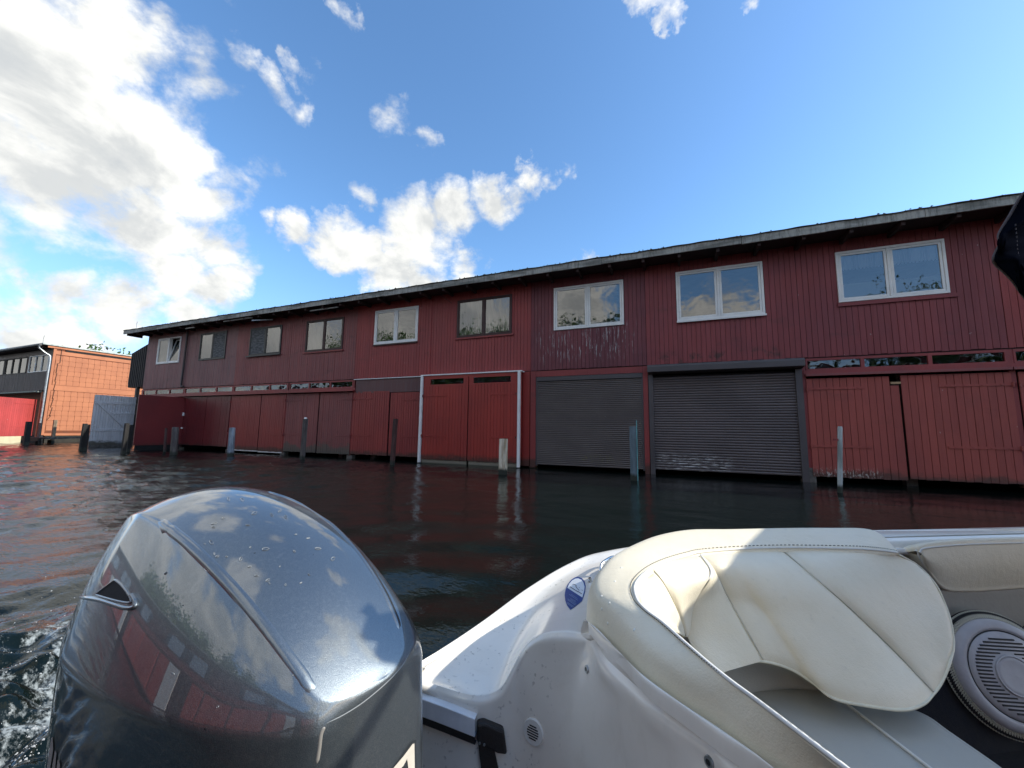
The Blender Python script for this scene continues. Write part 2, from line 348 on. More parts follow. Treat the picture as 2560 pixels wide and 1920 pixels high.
def wave_height(X, Y):
    rs = np.random.RandomState(5); Z = np.zeros_like(X); ZL = np.zeros_like(X); lm = np.clip((-X-2.5)/5, 0, 1)
    for i in range(64):
        lam = .11*(1.10**(i % 32))*(1+.3*rs.rand()); th = rs.normal(1.45, .75); k = 2*math.pi/lam; ph = rs.rand()*6.28
        A = .0019*lam**.78*(1.4 if lam > .7 else 1); a = k*(X*math.cos(th)+Y*math.sin(th))+ph
        Z += A*(np.sin(a)+.25*np.sin(2*a+.5))
        th = rs.normal(2.9, .75); a = k*(X*math.cos(th)+Y*math.sin(th)+.05*np.sin(Y*1.3))+ph; ZL = ZL+A*(.55 if lam > .8 else 1.25)*(np.sin(a)+.25*np.sin(2*a+.5))
    Z = Z*(1-lm*.65)+ZL*lm*1.25
    env = .30+1.35*np.clip((-X-3.0)/8, 0, 1)      # the reach to the left is stirred up by the wake
    env = np.where(Y > 10.6, env*.55, env)
    # stern waves curling round behind the motor
    cx, cy = -.9, .2; r = np.hypot(X-cx, (Y-cy)); ang = np.arctan2(Y-cy, X-cx)
    ring = .016*np.sin(r*7.5+1.1*np.sin(ang*3)+.6*np.sin(r*1.3))*np.exp(-((r-2.4)/2.0)**2)*np.clip((-X+.6)/1.2, 0, 1)
    churn = np.exp(-(((X+2.1)/1.5)**2+((Y-.9)/.55)**2)); q = 0
    for i in range(26):
        lam = .09+.3*rs.rand(); th = rs.rand()*6.28; k = 6.283/lam; q = q+.0075*lam/.2*np.sin(k*(X*math.cos(th)+Y*math.sin(th))+rs.rand()*6.28)
    side = .010*np.sin(6.2*(.55*X+.83*Y)+1.3*np.sin(1.7*X))*np.exp(-((X+.9)/1.6)**2-((Y-3.1)/1.1)**2)
    return Z*env+ring+q*churn+side
rr = np.r_[.25*(70/.25)**np.linspace(0, 1, 640), 70*(1300/70)**np.linspace(.04, 1, 26)]; aa = np.r_[np.linspace(-.1, math.pi+.1, 860, endpoint=False), np.linspace(math.pi+.1, 2*math.pi-.1, 170, endpoint=False)]; NR, NA = len(rr), len(aa)
Rg, Ag = np.meshgrid(rr, aa, indexing='ij'); X = Rg*np.cos(Ag)-.5; Y = Rg*np.sin(Ag)+.3
fade = np.clip(1-(Rg-25)/35, 0, 1); Z = wave_height(X, Y)*fade
vs = np.stack([X, Y, Z], -1).reshape(-1, 3); me = bpy.data.meshes.new('water')
ii, jj = np.meshgrid(np.arange(NR-1), np.arange(NA), indexing='ij'); j2 = (jj+1) % NA
fc = np.stack([ii*NA+jj, (ii+1)*NA+jj, (ii+1)*NA+j2, ii*NA+j2], -1).reshape(-1, 4)
vs = np.vstack([vs, [[-.5, .3, 0]]]); nv = len(vs)-1
tri = np.stack([np.full(NA, nv), np.arange(NA), (np.arange(NA)+1) % NA], -1)
me.vertices.add(len(vs)); me.vertices.foreach_set('co', vs.ravel())
nl = fc.size+tri.size; me.loops.add(nl); me.loops.foreach_set('vertex_index', np.r_[fc.ravel(), tri.ravel()])
me.polygons.add(len(fc)+len(tri)); me.polygons.foreach_set('loop_start', np.r_[np.arange(len(fc))*4, fc.size+np.arange(len(tri))*3])
me.polygons.foreach_set('loop_total', np.r_[np.full(len(fc), 4), np.full(len(tri), 3)]); me.polygons.foreach_set('use_smooth', [True]*(len(fc)+len(tri)))
me.update(); me.validate(); me.materials.append(mWat)
water = link('water', me); tag(water, kind='structure')
t = NT('lake_bed'); MB().box(-700, 700, -700, 700, -3.2, -3.0).build('canal_bed', t.fin((.02, .022, .015), .95)); tag(bpy.data.objects['canal_bed'], kind='structure')
# banks far behind both rows of boathouses
mGrass = plain('bank_grass', (.05, .075, .025), .95, .4, 1.2, .03)
for nm, y0, y1 in (('ground', 19.5, 260), ('far_bank', -260, -19.)):
    g = []
    for yy in np.linspace(y0, y1, 14): g.append([(xx, yy, .45+.25*math.sin(xx*.13+yy*.2)+.004*abs(yy)) for xx in np.linspace(-260, 260, 60)])
    o = MB().grid(g, flip=False).build(nm, mGrass); tag(o, kind='structure'); mods(o, solid=3.4, off=-1)

# ------------------------------------------------------------------ the long red boathouse
FY = 11.6                                   # facade plane
SE = [-25.8, -22.15, -18.5, -15.0, -11.4, -7.95, -4.15, -.65, 3.0, 6.65, 10.3, 13.9]
BH = thing('boathouse', 'long two-storey dark red timber boathouse row standing in the water opposite the motorboat', 'boathouse', (-6, FY, 0))
WMAT = [mWa, mWa, mWb, mWb, mWc, mWc, mWd, mWe, mWe, mWc, mWe]
WIN = [(-24.80, -22.86, 4.29, 5.63, 'tilt'), (-21.26, -19.30, 4.29, 5.62, 'black'), (-17.62, -15.60, 4.29, 5.57, 'blacksill'), (-14.13, -12.08, 4.24, 5.57, 'brown'),
       (-10.50, -8.51, 4.30, 5.63, 'white'), (-6.87, -4.81, 4.28, 5.62, 'curtain'), (-3.38, -1.25, 4.25, 5.62, 'blind'), (.18, 2.28, 4.21, 5.63, 'plainwhite'), (3.82, 5.83, 4.33, 5.61, 'lace'), (7.4, 9.4, 4.3, 5.61, 'plainwhite'), (11.0, 13.0, 4.3, 5.61, 'plainwhite')]
# backing wall with openings, floor slab, rear shell
b = MB(); YB0, YB1 = FY+.012, FY+.14
for k in range(len(SE)-1):
    a, c = SE[k], SE[k+1]; x0, x1, z0, z1, _ = WIN[k]
    b.box(a, x0, YB0, YB1, 2.995, 6.0); b.box(x1, c, YB0, YB1, 2.995, 6.0); b.box(x0, x1, YB0, YB1, 2.995, z0); b.box(x0, x1, YB0, YB1, z1, 6.0)
b.build('backing_wall', mBack, BH)
b = MB(); b.box(-25.8, 13.9, 18.3, 18.45, -2., 6.0); b.box(-25.8, -25.66, FY+.15, 18.29, -2., 6.0); b.box(13.76, 13.9, FY+.15, 18.29, -2., 6.0)
b.box(-25.65, 13.75, FY+.15, 18.29, 2.94, 2.99)
for s_ in SE[1:-1]: b.box(s_-.04, s_+.04, FY+.15, 18.28, .25, 2.93); b.box(s_-.04, s_+.04, FY+.15, 18.28, 3.0, 5.9)
b.build('inner_wall', mDark, BH)
unit = MB().box(-.5, .5, -.5, .5, -.5, .5)
UM = {}
def ucube(mat):
    if mat.name not in UM: UM[mat.name] = unit.mesh('board', mat)
    return UM[mat.name]
def piece(name, mat, parent, x0, x1, y0, y1, z0, z1, rot=None):
    return link(name, ucube(mat), parent, ((x0+x1)/2, (y0+y1)/2, (z0+z1)/2), (x1-x0, y1-y0, z1-z0), rot)
BW = .116
def clad(parent, x0, x1, z0, z1, y, mat, single, name='wall_board', w=BW, hole=None, gap=.009, th=.018, mb=None):
    n = max(1, round((x1-x0)/w)); ww = (x1-x0)/n
    for i in range(n):
        a, c = x0+i*ww+gap/2, x0+(i+1)*ww-gap/2; j = random.uniform(-.0035, .0035)
        segs = [(z0+random.uniform(-.012, .006), z1)]
        if hole and c > hole[0] and a < hole[1]:
            for q0, q1 in ((a, hole[0]-.002), (hole[1]+.002, c)):
                if q1-q0 > .008:
                    if single: piece(name, mat, parent, q0, q1, y-th+j, y, hole[2]-.003, hole[3]+.003)
                    else: mb.box(q0, q1, y-th+j, y, hole[2]-.003, hole[3]+.003)
            segs = [(segs[0][0], hole[2]-.004), (hole[3]+.004, z1)]
        for s0, s1 in segs:
            if single: piece(name, mat, parent, a, c, y-th+j, y, s0, s1)
            else: mb.box(a, c, y-th+j, y, s0, s1)
for k in range(len(SE)-1):
    x0, x1, z0, z1, _ = WIN[k]; single = SE[k] >= -8.0 and SE[k] < 6.6
    mb = MB(); clad(BH, SE[k]+.002, SE[k+1]-.002, 3.03, 5.98, FY+.008, WMAT[k], single, hole=(x0, x1, z0, z1), mb=mb, name='wall_board')
    if not single: tag(mb.build('wall_boarding', WMAT[k], BH), kind='stuff')
b = MB(); b.box(-8.0, -7.93, FY-.035, FY-.012, 3.0, 5.95); b.box(-4.17, -4.14, FY-.03, FY-.012, 3.0, 5.95); b.build('cover_strip', mWc, BH)

# windows
def window(x0, x1, z0, z1, st):
    fm = {'tilt': mWhite, 'white': mWhite, 'blind': mWhite, 'plainwhite': mWhite, 'lace': mWhite, 'black': mBlackF, 'blacksill': mBlackF, 'brown': mBrownF, 'curtain': mBrownF}[st]
    ft = .055 if fm is mWhite else .05; ya, yb = FY-.045, FY+.10; c = (x0+x1)/2
    b = MB(); b.box(x0, x1, ya, yb, z0, z0+ft); b.box(x0, x1, ya, yb, z1-ft, z1); b.box(x0, x0+ft, ya, yb, z0+ft, z1-ft); b.box(x1-ft, x1, ya, yb, z0+ft, z1-ft); b.box(c-.03, c+.03, ya+.004, yb, z0+ft, z1-ft)
    W = b.build('window', fm, BH, org=(c, FY, z0)); mods(W, bevel=.005, seg=1)
    for sd in (0, 1):
        a, e = (x0+ft+.004, c-.034) if sd == 0 else (c+.034, x1-ft-.004); q = .052 if fm is mWhite else .035; yy = FY-.012; lo, hi = z0+ft+.004, z1-ft-.004
        b = MB(); b.box(a, e, yy-.02, yy+.03, lo, lo+q); b.box(a, e, yy-.02, yy+.03, hi-q, hi); b.box(a, a+q, yy-.02, yy+.03, lo+q, hi-q); b.box(e-q, e, yy-.02, yy+.03, lo+q, hi-q)
        g = MB().add([(a+q-.01, yy, lo+q-.01), (e-q+.01, yy, lo+q-.01), (e-q+.01, yy, hi-q+.01), (a+q-.01, yy, hi-q+.01)], [(0, 1, 2, 3)])
        if st == 'tilt' and sd == 1:      # this sash leans inwards at the top
            for m in (b, g): m.v = [(x, y+(z-lo)*.22, z) for x, y, z in m.v]
        sso = b.build('sash', fm, W); mods(sso, bevel=.004, seg=1)
        gg = g.build('pane', mGl, W)
        if fm is not mWhite or sd == 1: pass
        yc = FY+.07; gx0, gx1, gz0, gz1 = a+.01, e-.01, lo, hi
        def cloth(nm, mat, z_0, z_1, amp, k, scal=0.):
            nn = 90; g = []
            for v in (0, .5, 1):
                row = []
                for i in range(nn+1):
                    x = gx0+(gx1-gx0)*i/nn; z = z_0+(z_1-z_0)*v + (scal*abs(math.sin(i*math.pi/nn*13)) if v == 0 else 0)
                    row.append((x, yc+amp*math.sin(x*k+.6*math.sin(x*9)), z))
                g.append(row)
            MB().grid(g).build(nm, mat, W)
        if (st, sd) in (('black', 1), ('blacksill', 0)): MB().add([(a+q-.01, yy-.012, lo+q-.01), (e-q+.01, yy-.012, lo+q-.01), (e-q+.01, yy-.012, hi-q+.01), (a+q-.01, yy-.012, hi-q+.01)], [(0, 1, 2, 3)]).build('fly_screen', mScr, W)
        if st == 'curtain': cloth('curtain', mCurt, gz0, gz1, .018, 62)
        if st == 'lace':
            cloth('lace_curtain', mCurt, gz1-.36, gz1, .012, 80, -.035)
            bb = MB(); top = gz0+.42 if sd == 0 else gz0+.40
            n = 16
            for i in range(n):
                za = gz0+(top-gz0)*i/n; zb = gz0+(top-gz0)*(i+1)/n; zm = (za+zb)/2
                bb.add([(gx0, yc, za), (gx1, yc, za), (gx1, yc-.012, zm), (gx0, yc-.012, zm), (gx1, yc, zb), (gx0, yc, zb)], [(0, 1, 2, 3), (3, 2, 4, 5)])
            bb.build('pleated_blind', mBlind, W)
        if st in ('blind', 'blacksill', 'black') and (st == 'blind' or (sd == 0) == (st == 'blacksill')):
            bb = MB(); n = 34
            for i in range(n):
                z = gz0+(gz1-gz0)*(i+.5)/n; bb.add([(gx0, yc-.012, z-.013), (gx1, yc-.012, z-.013), (gx1, yc+.012, z+.010), (gx0, yc+.012, z+.010)], [(0, 1, 2, 3)])
            bb.build('venetian_blind', mVen if st != 'blind' else mBlind, W)
        if st in ('tilt', 'brown') and sd == 0 or st in ('black',) and sd == 0 or st == 'blacksill' and sd == 1: cloth('curtain', mCurt, gz0, gz1, .006, 40)
    if st == 'blacksill': piece('sill', mBlackF, W, x0-.1, x1+.08, FY-.11, FY-.046, z0-.05, z0-.004)
    elif st == 'plainwhite': piece('sill', mWhite, W, x0-.01, x1+.02, FY-.085, FY-.046, z0-.05, z0-.003)
    elif st == 'lace': piece('sill', mWe, W, x0-.03, x1+.12, FY-.05, FY-.012, z0-.10, z0-.012)
    elif st in ('white',): piece('sill', mBrownF, W, x0-.02, x1, FY-.06, FY-.012, z0-.05, z0-.004)
    elif st in ('curtain', 'brown'): piece('sill', mTrim, W, x0-.06, x1+.06, FY-.06, FY-.012, z0-.055, z0-.004)
for wv in WIN: window(*wv)

# roof: slab, soffit, rafters, fascia
RY = 10.88                                   # front of the eaves
b = MB(); b.box(-26.6, 14.6, RY+.04, 18.9, 6.02, 6.10); mods(b.build('roof', plain('roof_sheeting', (.16, .16, .15), .8, .3, 2), BH), bevel=.0)
b = MB(); b.box(-26.55, 14.55, RY+.05, FY-.015, 5.93, 5.955); b.build('soffit', mSoff, BH)
xs = np.arange(-26.4, 14.4, .92)
b0 = MB().box(-.035, .035, RY+.06, FY-.02, 5.80, 5.928).mesh('rafter', mSoff, (0, FY, 5.9))
for x in xs: link('rafter', b0, BH, (x, FY, 5.9))
fx = [-26.62]
while fx[-1] < 14.6: fx.append(fx[-1]+random.choice([1.75, 1.8, 3.5, 2.4]))
fx[-1] = 14.6
for a, c in zip(fx[:-1], fx[1:]):
    j = random.uniform(-.012, .012); zb = 5.885; n = 5; b = MB()
    b.box(a+.003, c-.003, RY-.012+j*.6, RY+.028, zb+j, 6.075+j)
    mods(b.build('fascia_board', mFas, BH), bevel=.004, seg=1)
b = MB()
g = [[(x, RY-.045, 6.088+.006*math.sin(x*9)+.006*math.sin(x*2.3)) for x in np.arange(-26.64, 14.7, .12)], [(x, RY+.25, 6.118+.006*math.sin(x*9)) for x in np.arange(-26.64, 14.7, .12)]]
o = b.grid(g).build('roof_edge', plain('roof_edge_felt', (.11, .11, .10), .9, .4, 5), BH); mods(o, solid=.014)
# little moss tufts and debris on the roof edge
b = MB()
for i in range(420):
    x = random.uniform(-26, 9); r_ = random.uniform(.008, .026); y = RY+random.uniform(-.03, .1); z = 6.115
    b.add([(x-r_*1.6, y, z-.01), (x+r_*1.6, y, z-.01), (x, y+r_, z-.01), (x+random.uniform(-.01, .01), y+.2*r_, z+r_*random.uniform(.5, 1.1))], [(0, 1, 3), (1, 2, 3), (2, 0, 3)])
tag(b.build('roof_moss', plain('moss', (.05, .055, .02), .95), BH), kind='stuff')
# twigs and vents standing on the roof
MB().tube([(-25.7, RY+.1, 6.08), (-25.72, RY+.1, 6.35), (-25.68, RY+.1, 6.5)], .012, 6).build('vent_rod', mSteel, BH)
MB().tube([(-7.35, RY+.02, 5.9), (-7.3, RY+.3, 5.75), (-7.1, FY-.05, 5.55)], .008, 5).build('wire', mBlackF, BH)
# dark clad bay hanging off the far end
q = lambda x, y: ry(x, y, 12.0)
pts = [ry(0+2060/5.53, 840+50/5.53, 12.0), ry(1830/5.53, 840+240/5.53, 12.0), ry(1765/5.53, 840+660/5.53, 12.0), ry(1775/5.53, 840+715/5.53, 12.), ry(1990/5.53, 840+705/5.53, 12.0)]
pp = [(-25.82, 12.0, 5.86)] + [tuple(p) for p in pts[1:4]] + [(-25.82, 12.0, 3.25)]
MB().prism(pp[::-1], (0, 5.5, 0)).build('end_bay', plain('black_slate_cladding', (.018, .02, .023), .6), BH)
mb = MB()
zt = lambda x: 5.86+(x+25.82)*(5.86-pp[1][2])/(pp[0][0]-pp[1][0])
for i in range(13):
    a = pp[1][0]+.01+i*(-25.83-pp[1][0])/13; c = a+.104; mb.add([(a, 11.975, pp[3][2]+.02), (c, 11.975, pp[3][2]+.02), (c, 11.975, zt(c)-.02), (a, 11.975, zt(a)-.02), (a, 12.0, pp[3][2]+.02), (c, 12.0, pp[3][2]+.02), (c, 12.0, zt(c)-.02), (a, 12.0, zt(a)-.02)], [(0, 1, 2, 3), (0, 4, 5, 1), (1, 5, 6, 2), (2, 6, 7, 3), (3, 7, 4, 0)])
tag(mb.build('end_bay_boards', plain('black_board', (.02, .021, .024), .7), BH), kind='stuff')
piece('end_post', mWood, BH, -27.42, -27.28, 12.0, 12.14, -1, 3.3)
# drain pipe
MB().tube([(-22.30, FY-.07, 5.92), (-22.32, FY-.07, 4.5), (-22.36, FY-.07, 3.12), (-22.28, FY-.1, 3.06), (-22.1, FY-.1, 3.05)], .045, 8).build('drainpipe', plain('dark_pipe', (.05, .035, .035), .5), BH)
# light tube and awning bar beneath the eaves
MB().tube([(-16.05, FY-.16, 5.80), (-16.6, RY+.02, 5.66)], .035, 8).build('awning_tube', mSteel, BH)
MB().tube([(-21.6, RY+.2, 5.80), (-20.9, RY+.2, 5.80)], .03, 8).build('awning_roller', mSteel, BH)
MB().tube([(-18.6, RY+.10, 5.83), (-16.7, RY+.10, 5.83)], .04, 8).build('awning_case', plain('grey_awning', (.2, .19, .17), .6), BH)
MB().tube([(-13.4, RY+.2, 5.80), (-11.9, RY+.2, 5.80)], .03, 8).build('awning_roller', mSteel, BH)

# transom windows between the storeys
def transoms(edges, z0, z1, wavy=True):
    for a, c in zip(edges[:-1], edges[1:]):
        b = MB(); f = .035; ya, yb = FY-.02, FY+.05
        b.box(a, c, ya, yb, z0-.02, z0+f); b.box(a, c, ya, yb, z1-f, z1+.02); b.box(a, a+f, ya, yb, z0+f, z1-f); b.box(c-f, c, ya, yb, z0+f, z1-f)
        W = b.build('transom_window', mTrim, BH, org=((a+c)/2, FY, z0))
        MB().add([(a+f, FY+.01, z0+f), (c-f, FY+.01, z0+f), (c-f, FY+.01, z1-f), (a+f, FY+.01, z1-f)], [(0, 1, 2, 3)]).build('pane', mGlw, W)
for ed in ([-25.72, -24.55, -23.38, -22.2], [-22.1, -20.9, -19.7, -18.52], [-18.45, -17.27, -16.1, -14.95], [-14.88, -13.75, -12.6, -11.42], [3.06, 4.17, 5.37, 6.6], [6.7, 7.9, 9.1, 10.25], [10.35, 11.5, 12.7, 13.8]):
    transoms(ed, 2.70, 2.97)
# posts (the bay divisions) and lower rails
for s_ in SE[:5]+SE[8:]: piece('bay_post', mTrim, BH, s_-.05, s_+.05, FY-.012, FY+.12, .1, 2.99)
for s_ in SE[1:5]: piece('pile', mWood, BH, s_-.14, s_+.10, FY+.0, FY+.2, -2.2, .12)
for a, c in ((-25.8, -22.2), (-22.19, -18.5), (-18.49, -15.0), (-14.99, -11.28)):
    piece('ledge', mTrim, BH, a, c, FY-.16, FY-.014, 2.555+random.uniform(-.01, .01), 2.60, (0, random.uniform(-.004, .004), 0))
piece('board_band', boards('brown_band', (.13, .055, .05), (.10, .045, .045), weather=.35, speck=.3), BH, -11.26, -8.1, FY-.03, FY+.05, 2.47, 2.97)
piece('lintel_strip', mWhite, BH, -11.35, -8.12, FY-.07, FY-.014, 2.985, 3.012)
piece('lintel_strip', mWhite, BH, -8.12, -4.35, FY-.28, FY-.014, 2.975, 3.012)
for a, c in ((3.02, 6.6), (6.62, 10.3), (10.32, 13.9)): piece('ledge', boards('pale_red_ledge', (.26, .07, .065), (.2, .05, .05), weather=.2), BH, a, c, FY-.13, FY-.014, 2.545, 2.60)
piece('rail', mTrim, BH, 3.0, 13.9, FY-.03, FY-.013, 2.60, 2.69)
piece('rail', mTrim, BH, -25.8, -11.3, FY-.03, FY-.013, 2.60, 2.675)

# doors
def strap(door, xa, xb, z, y, mat):
    b = MB(); b.box(min(xa, xb), max(xa, xb), y-.012, y-.001, z-.026, z+.026); b.tube([(xa, y-.02, z-.05), (xa, y-.02, z+.05)], .018, 6)
    for i in range(4): x = xa+(xb-xa)*(.15+.25*i); b.box(x-.012, x+.012, y-.019, y-.012, z-.012, z+.012)
    b.build('strap_hinge', mat, door)
def door(x0, x1, z0, z1, mat, single=False, hinge=None, y=FY, z_sag=0., bw=BW):
    D = MB().box(x0, x1, y-.01, y+.03, z0, z1).build('door', mBack, BH, org=((x0+x1)/2, y, z0)); mb = MB()
    clad(D, x0, x1, z0, z1, y-.012, mat, single, 'door_board', hole=None, mb=mb, w=bw, gap=.008, th=.02)
    if not single: tag(mb.build('door_boarding', mat, D), kind='stuff')
    if hinge is not None:
        xa, xb = (x0+.0, x0+hinge) if hinge > 0 else (x1, x1+hinge)
        strap(D, xa, xb, z1-.27, y-.034, mat); strap(D, xa, xb, z0+.70, y-.034, mat)
    return D
DX = [(-22.12, -20.30, .24, mD0, None), (-20.27, -18.56, .24, mD0, -.8), (-18.50, -16.55, .14, mD1, .75), (-16.50, -15.02, .12, mD1, -.8), (-14.94, -13.14, .16, mD2, .8), (-13.08, -11.40, .15, mD2, -.8), (-11.34, -9.64, .17, mD1, .9), (-9.58, -8.14, .17, mD1, -.9)]
for x0, x1, z0, mt, hg in DX: door(x0, x1, z0, 2.52 if x0 < -11.3 else 2.45, mt, False, hg, bw=.105)
b = MB(); b.box(-18.5, -16.55, FY-.02, FY+.03, .09, .135); b.box(-16.5, -15.05, FY-.02, FY+.03, .07, .115); b.build('white_kick_strip', mWhite, BH)
# the door standing open at the far end, hinged at the first bay division
b = MB(); b.box(-22.02, -21.96, 9.78, FY-.03, .25, 2.50)
OD = b.build('door', mD0, BH, org=(-22, FY, .25)); tag(OD, 'plain dark maroon sheet door standing open over the water'); mods(OD, bevel=.006, seg=1)
piece('door_foot', mDark, OD, -22.01, -21.97, 9.85, FY-.05, .02, .25)
piece('hinge_block', mWhite, OD, -21.95, -21.90, FY-.1, FY-.04, 1.62, 1.78); piece('hinge_block', mWhite, OD, -21.95, -21.90, FY-.1, FY-.04, 1.0, 1.07)
# framed double door between white posts, standing slightly proud
for x in (-8.06, -4.43):
    piece('white_post', mWhite, BH, x-.04, x+.04, FY-.30, FY-.22, -.02, 2.97); piece('post_foot', mBlackF, BH, x-.05, x+.05, FY-.31, FY-.21, -1.2, -.0+.02)
YP = FY-.22
piece('porch_side', mD3, BH, -4.46, -4.42, YP+.002, FY-.014, .05, 2.95); piece('porch_side', mD3, BH, -8.02, -7.98, YP+.002, FY-.014, .05, 2.95)
piece('lintel', mD3, BH, -8.0, -4.48, YP-.03, YP+.04, 2.885, 2.965)
piece('side_post', mD3, BH, -4.40, -4.16, FY-.03, FY+.05, .05, 2.99)
for x0, x1, hg, gl in ((-7.98, -6.24, .95, (-7.72, -6.42)), (-6.21, -4.49, -.95, (-6.05, -4.72))):
    D = MB().box(x0, x1, YP-.01, YP+.02, .14, 2.62).build('door', mBack, BH, org=((x0+x1)/2, YP, .14))
    clad(D, x0, x1, .14, 2.62, YP-.012, mD3, True, 'door_board', w=.118, gap=.007, th=.02)
    b = MB(); b.box(x0, x1, YP-.034, YP+.02, 2.62, 2.66); b.box(x0, x1, YP-.034, YP+.02, 2.85, 2.885); b.box(x0, gl[0], YP-.034, YP+.02, 2.66, 2.85); b.box(gl[1], x1, YP-.034, YP+.02, 2.66, 2.85)
    b.build('door_head', mD3, D)
    MB().add([(gl[0], YP-.01, 2.66), (gl[1], YP-.01, 2.66), (gl[1], YP-.01, 2.85), (gl[0], YP-.01, 2.85)], [(0, 1, 2, 3)]).build('pane', mGlw, D)
    xa = x0 if hg > 0 else x1; strap(D, xa, xa+hg, 2.28, YP-.034, mD3); strap(D, xa, xa+hg, .92, YP-.034, mD3)
    piece('hinge_pin', mBlackF, D, xa-.05, xa+.03, YP-.06, YP-.034, 2.25, 2.31); piece('hinge_pin', mBlackF, D, xa-.05, xa+.03, YP-.06, YP-.034, .89, .95)
t = NT('concrete_sill'); n = t.noise((3, 3, 1.5), 5, .6); zz = t.sep(2)
mConc = t.fin(t.mix(t.ramp(zz, .06, -.02), t.mix(n, (.30, .26, .19), (.20, .18, .14)), (.05, .055, .035)), .85, t.bump(n, .01))
piece('plinth', mConc, BH, -7.99, -6.26, YP-.0, YP+.1, -.6, .135); piece('plinth', mConc, BH, -6.18, -4.50, YP-.0, YP+.1, -.6, .135)
# roller shutters
def shutter(x0, x1, z0, z1, pitch, mat, head):
    n = int(round((z1-z0)/pitch)); p = (z1-z0)/n
    S = MB().box(x0-.02, x1+.02, FY+.02, FY+.05, z0, z1+.05).build('roller_shutter', mDark, BH, org=((x0+x1)/2, FY, z0)); m = MB(); K = 5
    pr = [(FY-.004, -p/2+.001), (FY-.016, -p*.36), (FY-.0225, -p*.1), (FY-.0225, p*.12), (FY-.015, p*.36), (FY-.004, p/2-.004)]
    m.add([(x, y, z) for x in (-(x1-x0)/2, (x1-x0)/2) for y, z in pr], [(i, i+6, i+7, i+1) for i in range(5)], False)
    sm = m.mesh('slat', mat, (0, FY, 0))
    for i in range(n): link('slat', sm, S, ((x0+x1)/2+random.uniform(-.002, .002), FY, z0+(i+.5)*p))
    return S
S1 = shutter(-3.92, -.80, .11, 2.66, .056, mSh1, None); piece('shutter_head', mShB, BH, -3.92, -.80, FY-.05, FY+.04, 2.675, 2.80)
S2 = shutter(-.50, 2.82, .13, 2.66, .0685, mSh2, None)
b = MB(); b.prism([(-.63, FY-.014, 3.0), (-.63, FY-.27, 2.98), (-.63, FY-.30, 2.93), (-.63, FY-.30, 2.78), (-.63, FY-.014, 2.74)], (3.61, 0, 0)); mods(b.build('shutter_box', mShB, BH), bevel=.006, seg=1)
piece('guide_rail', mShB, BH, -.62, -.50, FY-.07, FY+.0, -.05, 2.74); piece('guide_rail', mShB, BH, 2.82, 2.96, FY-.07, FY+.0, -.02, 2.74)
piece('guide_rail', mShB, BH, -3.955, -3.905, FY-.03, FY+.04, .08, 2.80); piece('guide_rail', mShB, BH, -.815, -.77, FY-.03, FY+.04, .08, 2.80)
piece('jamb', mTrim, BH, -4.13, -3.96, FY-.05, FY+.08, .02, 2.99); piece('jamb', mTrim, BH, -.765, -.635, FY-.05, FY+.08, -.1, 2.99); piece('lintel', mTrim, BH, -3.955, -.77, FY-.05, FY+.08, 2.81, 2.985)
piece('pile', mConc, BH, -.66, -.38, FY-.04, FY+.3, -2.2, -.01); piece('pile', mWood, BH, 2.84, 3.1, FY-.02, FY+.3, -2.2, .34); piece('pile', mConc, BH, -4.2, -3.98, FY+.05, FY+.3, -2.2, .1)
# wide doors on the right, every board its own
D1 = MB().box(3.04, 4.775, FY-.01, FY+.03, .16, 2.30).build('door', mBack, BH, org=(3.9, FY, .15)); clad(D1, 3.04, 4.62, .15, 2.49, FY-.012, mD4, True, 'door_board', w=.13)
piece('door_board', mD4, D1, 4.626, 4.775, FY-.032, FY-.012, .15, 2.27); piece('wood_block', plain('raw_timber', (.45, .3, .16), .7), D1, 4.64, 4.82, FY-.03, FY+.0, 2.31, 2.36)
strap(D1, 3.04, 4.15, 2.24, FY-.034, mD4); strap(D1, 3.04, 4.2, .86, FY-.034, mD4)
D2 = MB().box(4.82, 6.62, FY-.01, FY+.03, .19, 2.49).build('door', mBack, BH, org=(5.7, FY, .15)); clad(D2, 4.82, 6.62, .18, 2.5, FY-.012, mD4, True, 'door_board', w=.13)
strap(D2, 6.62, 5.45, 2.24, FY-.034, mD4); strap(D2, 6.62, 5.5, .90, FY-.034, mD4)
door(6.72, 8.45, .18, 2.5, mD4, True, 1.1, bw=.13); door(8.5, 10.22, .18, 2.5, mD4, False, -1.1, bw=.13); door(10.38, 12.1, .18, 2.5, mD1, False, 1.1); door(12.15, 13.85, .18, 2.5, mD1, False, -1.1)
for x in (-12.2, -10.6, 5.0): piece('pile', mWood, BH, x-.1, x+.1, FY+.35, FY+.55, -2.2, 2.9)

# ------------------------------------------------------------------ 
t = boards('blue_grey_gate_paint', (.74, .77, .75), (.66, .69, .68), rough=.6, speck=.3, weather=.2, extra=algae(.25, (.12, .11, .08)))
GX = -27.2; G = thing('gate', 'pale blue-grey plank gate with diagonal brace, open beyond the red boathouse end', 'gate', (GX, 11.3, 0))
y0, y1 = 10.33, 12.0
MB().box(GX-.03, GX-.005, y0, y1, .08, 2.64).build('back_panel', plain('gate_groove', (.06, .07, .08), .8), G)
n = 16; wv = (y1-y0)/n
for i in range(n): piece('gate_board', t, G, GX-.004, GX+.02, y0+i*wv+.004, y0+(i+1)*wv-.004, .10, 2.66)
piece('gate_rail', t, G, GX+.021, GX+.05, y0, y1, 2.22, 2.34); piece('gate_rail', t, G, GX+.021, GX+.05, y0, y1, .82, .94)
piece('gate_rail', t, G, GX+.021, GX+.05, 11.1, y1, 1.70, 1.79); piece('foot_board', mWood, G, GX-.02, GX+.05, y0, y1, -.5, .12)
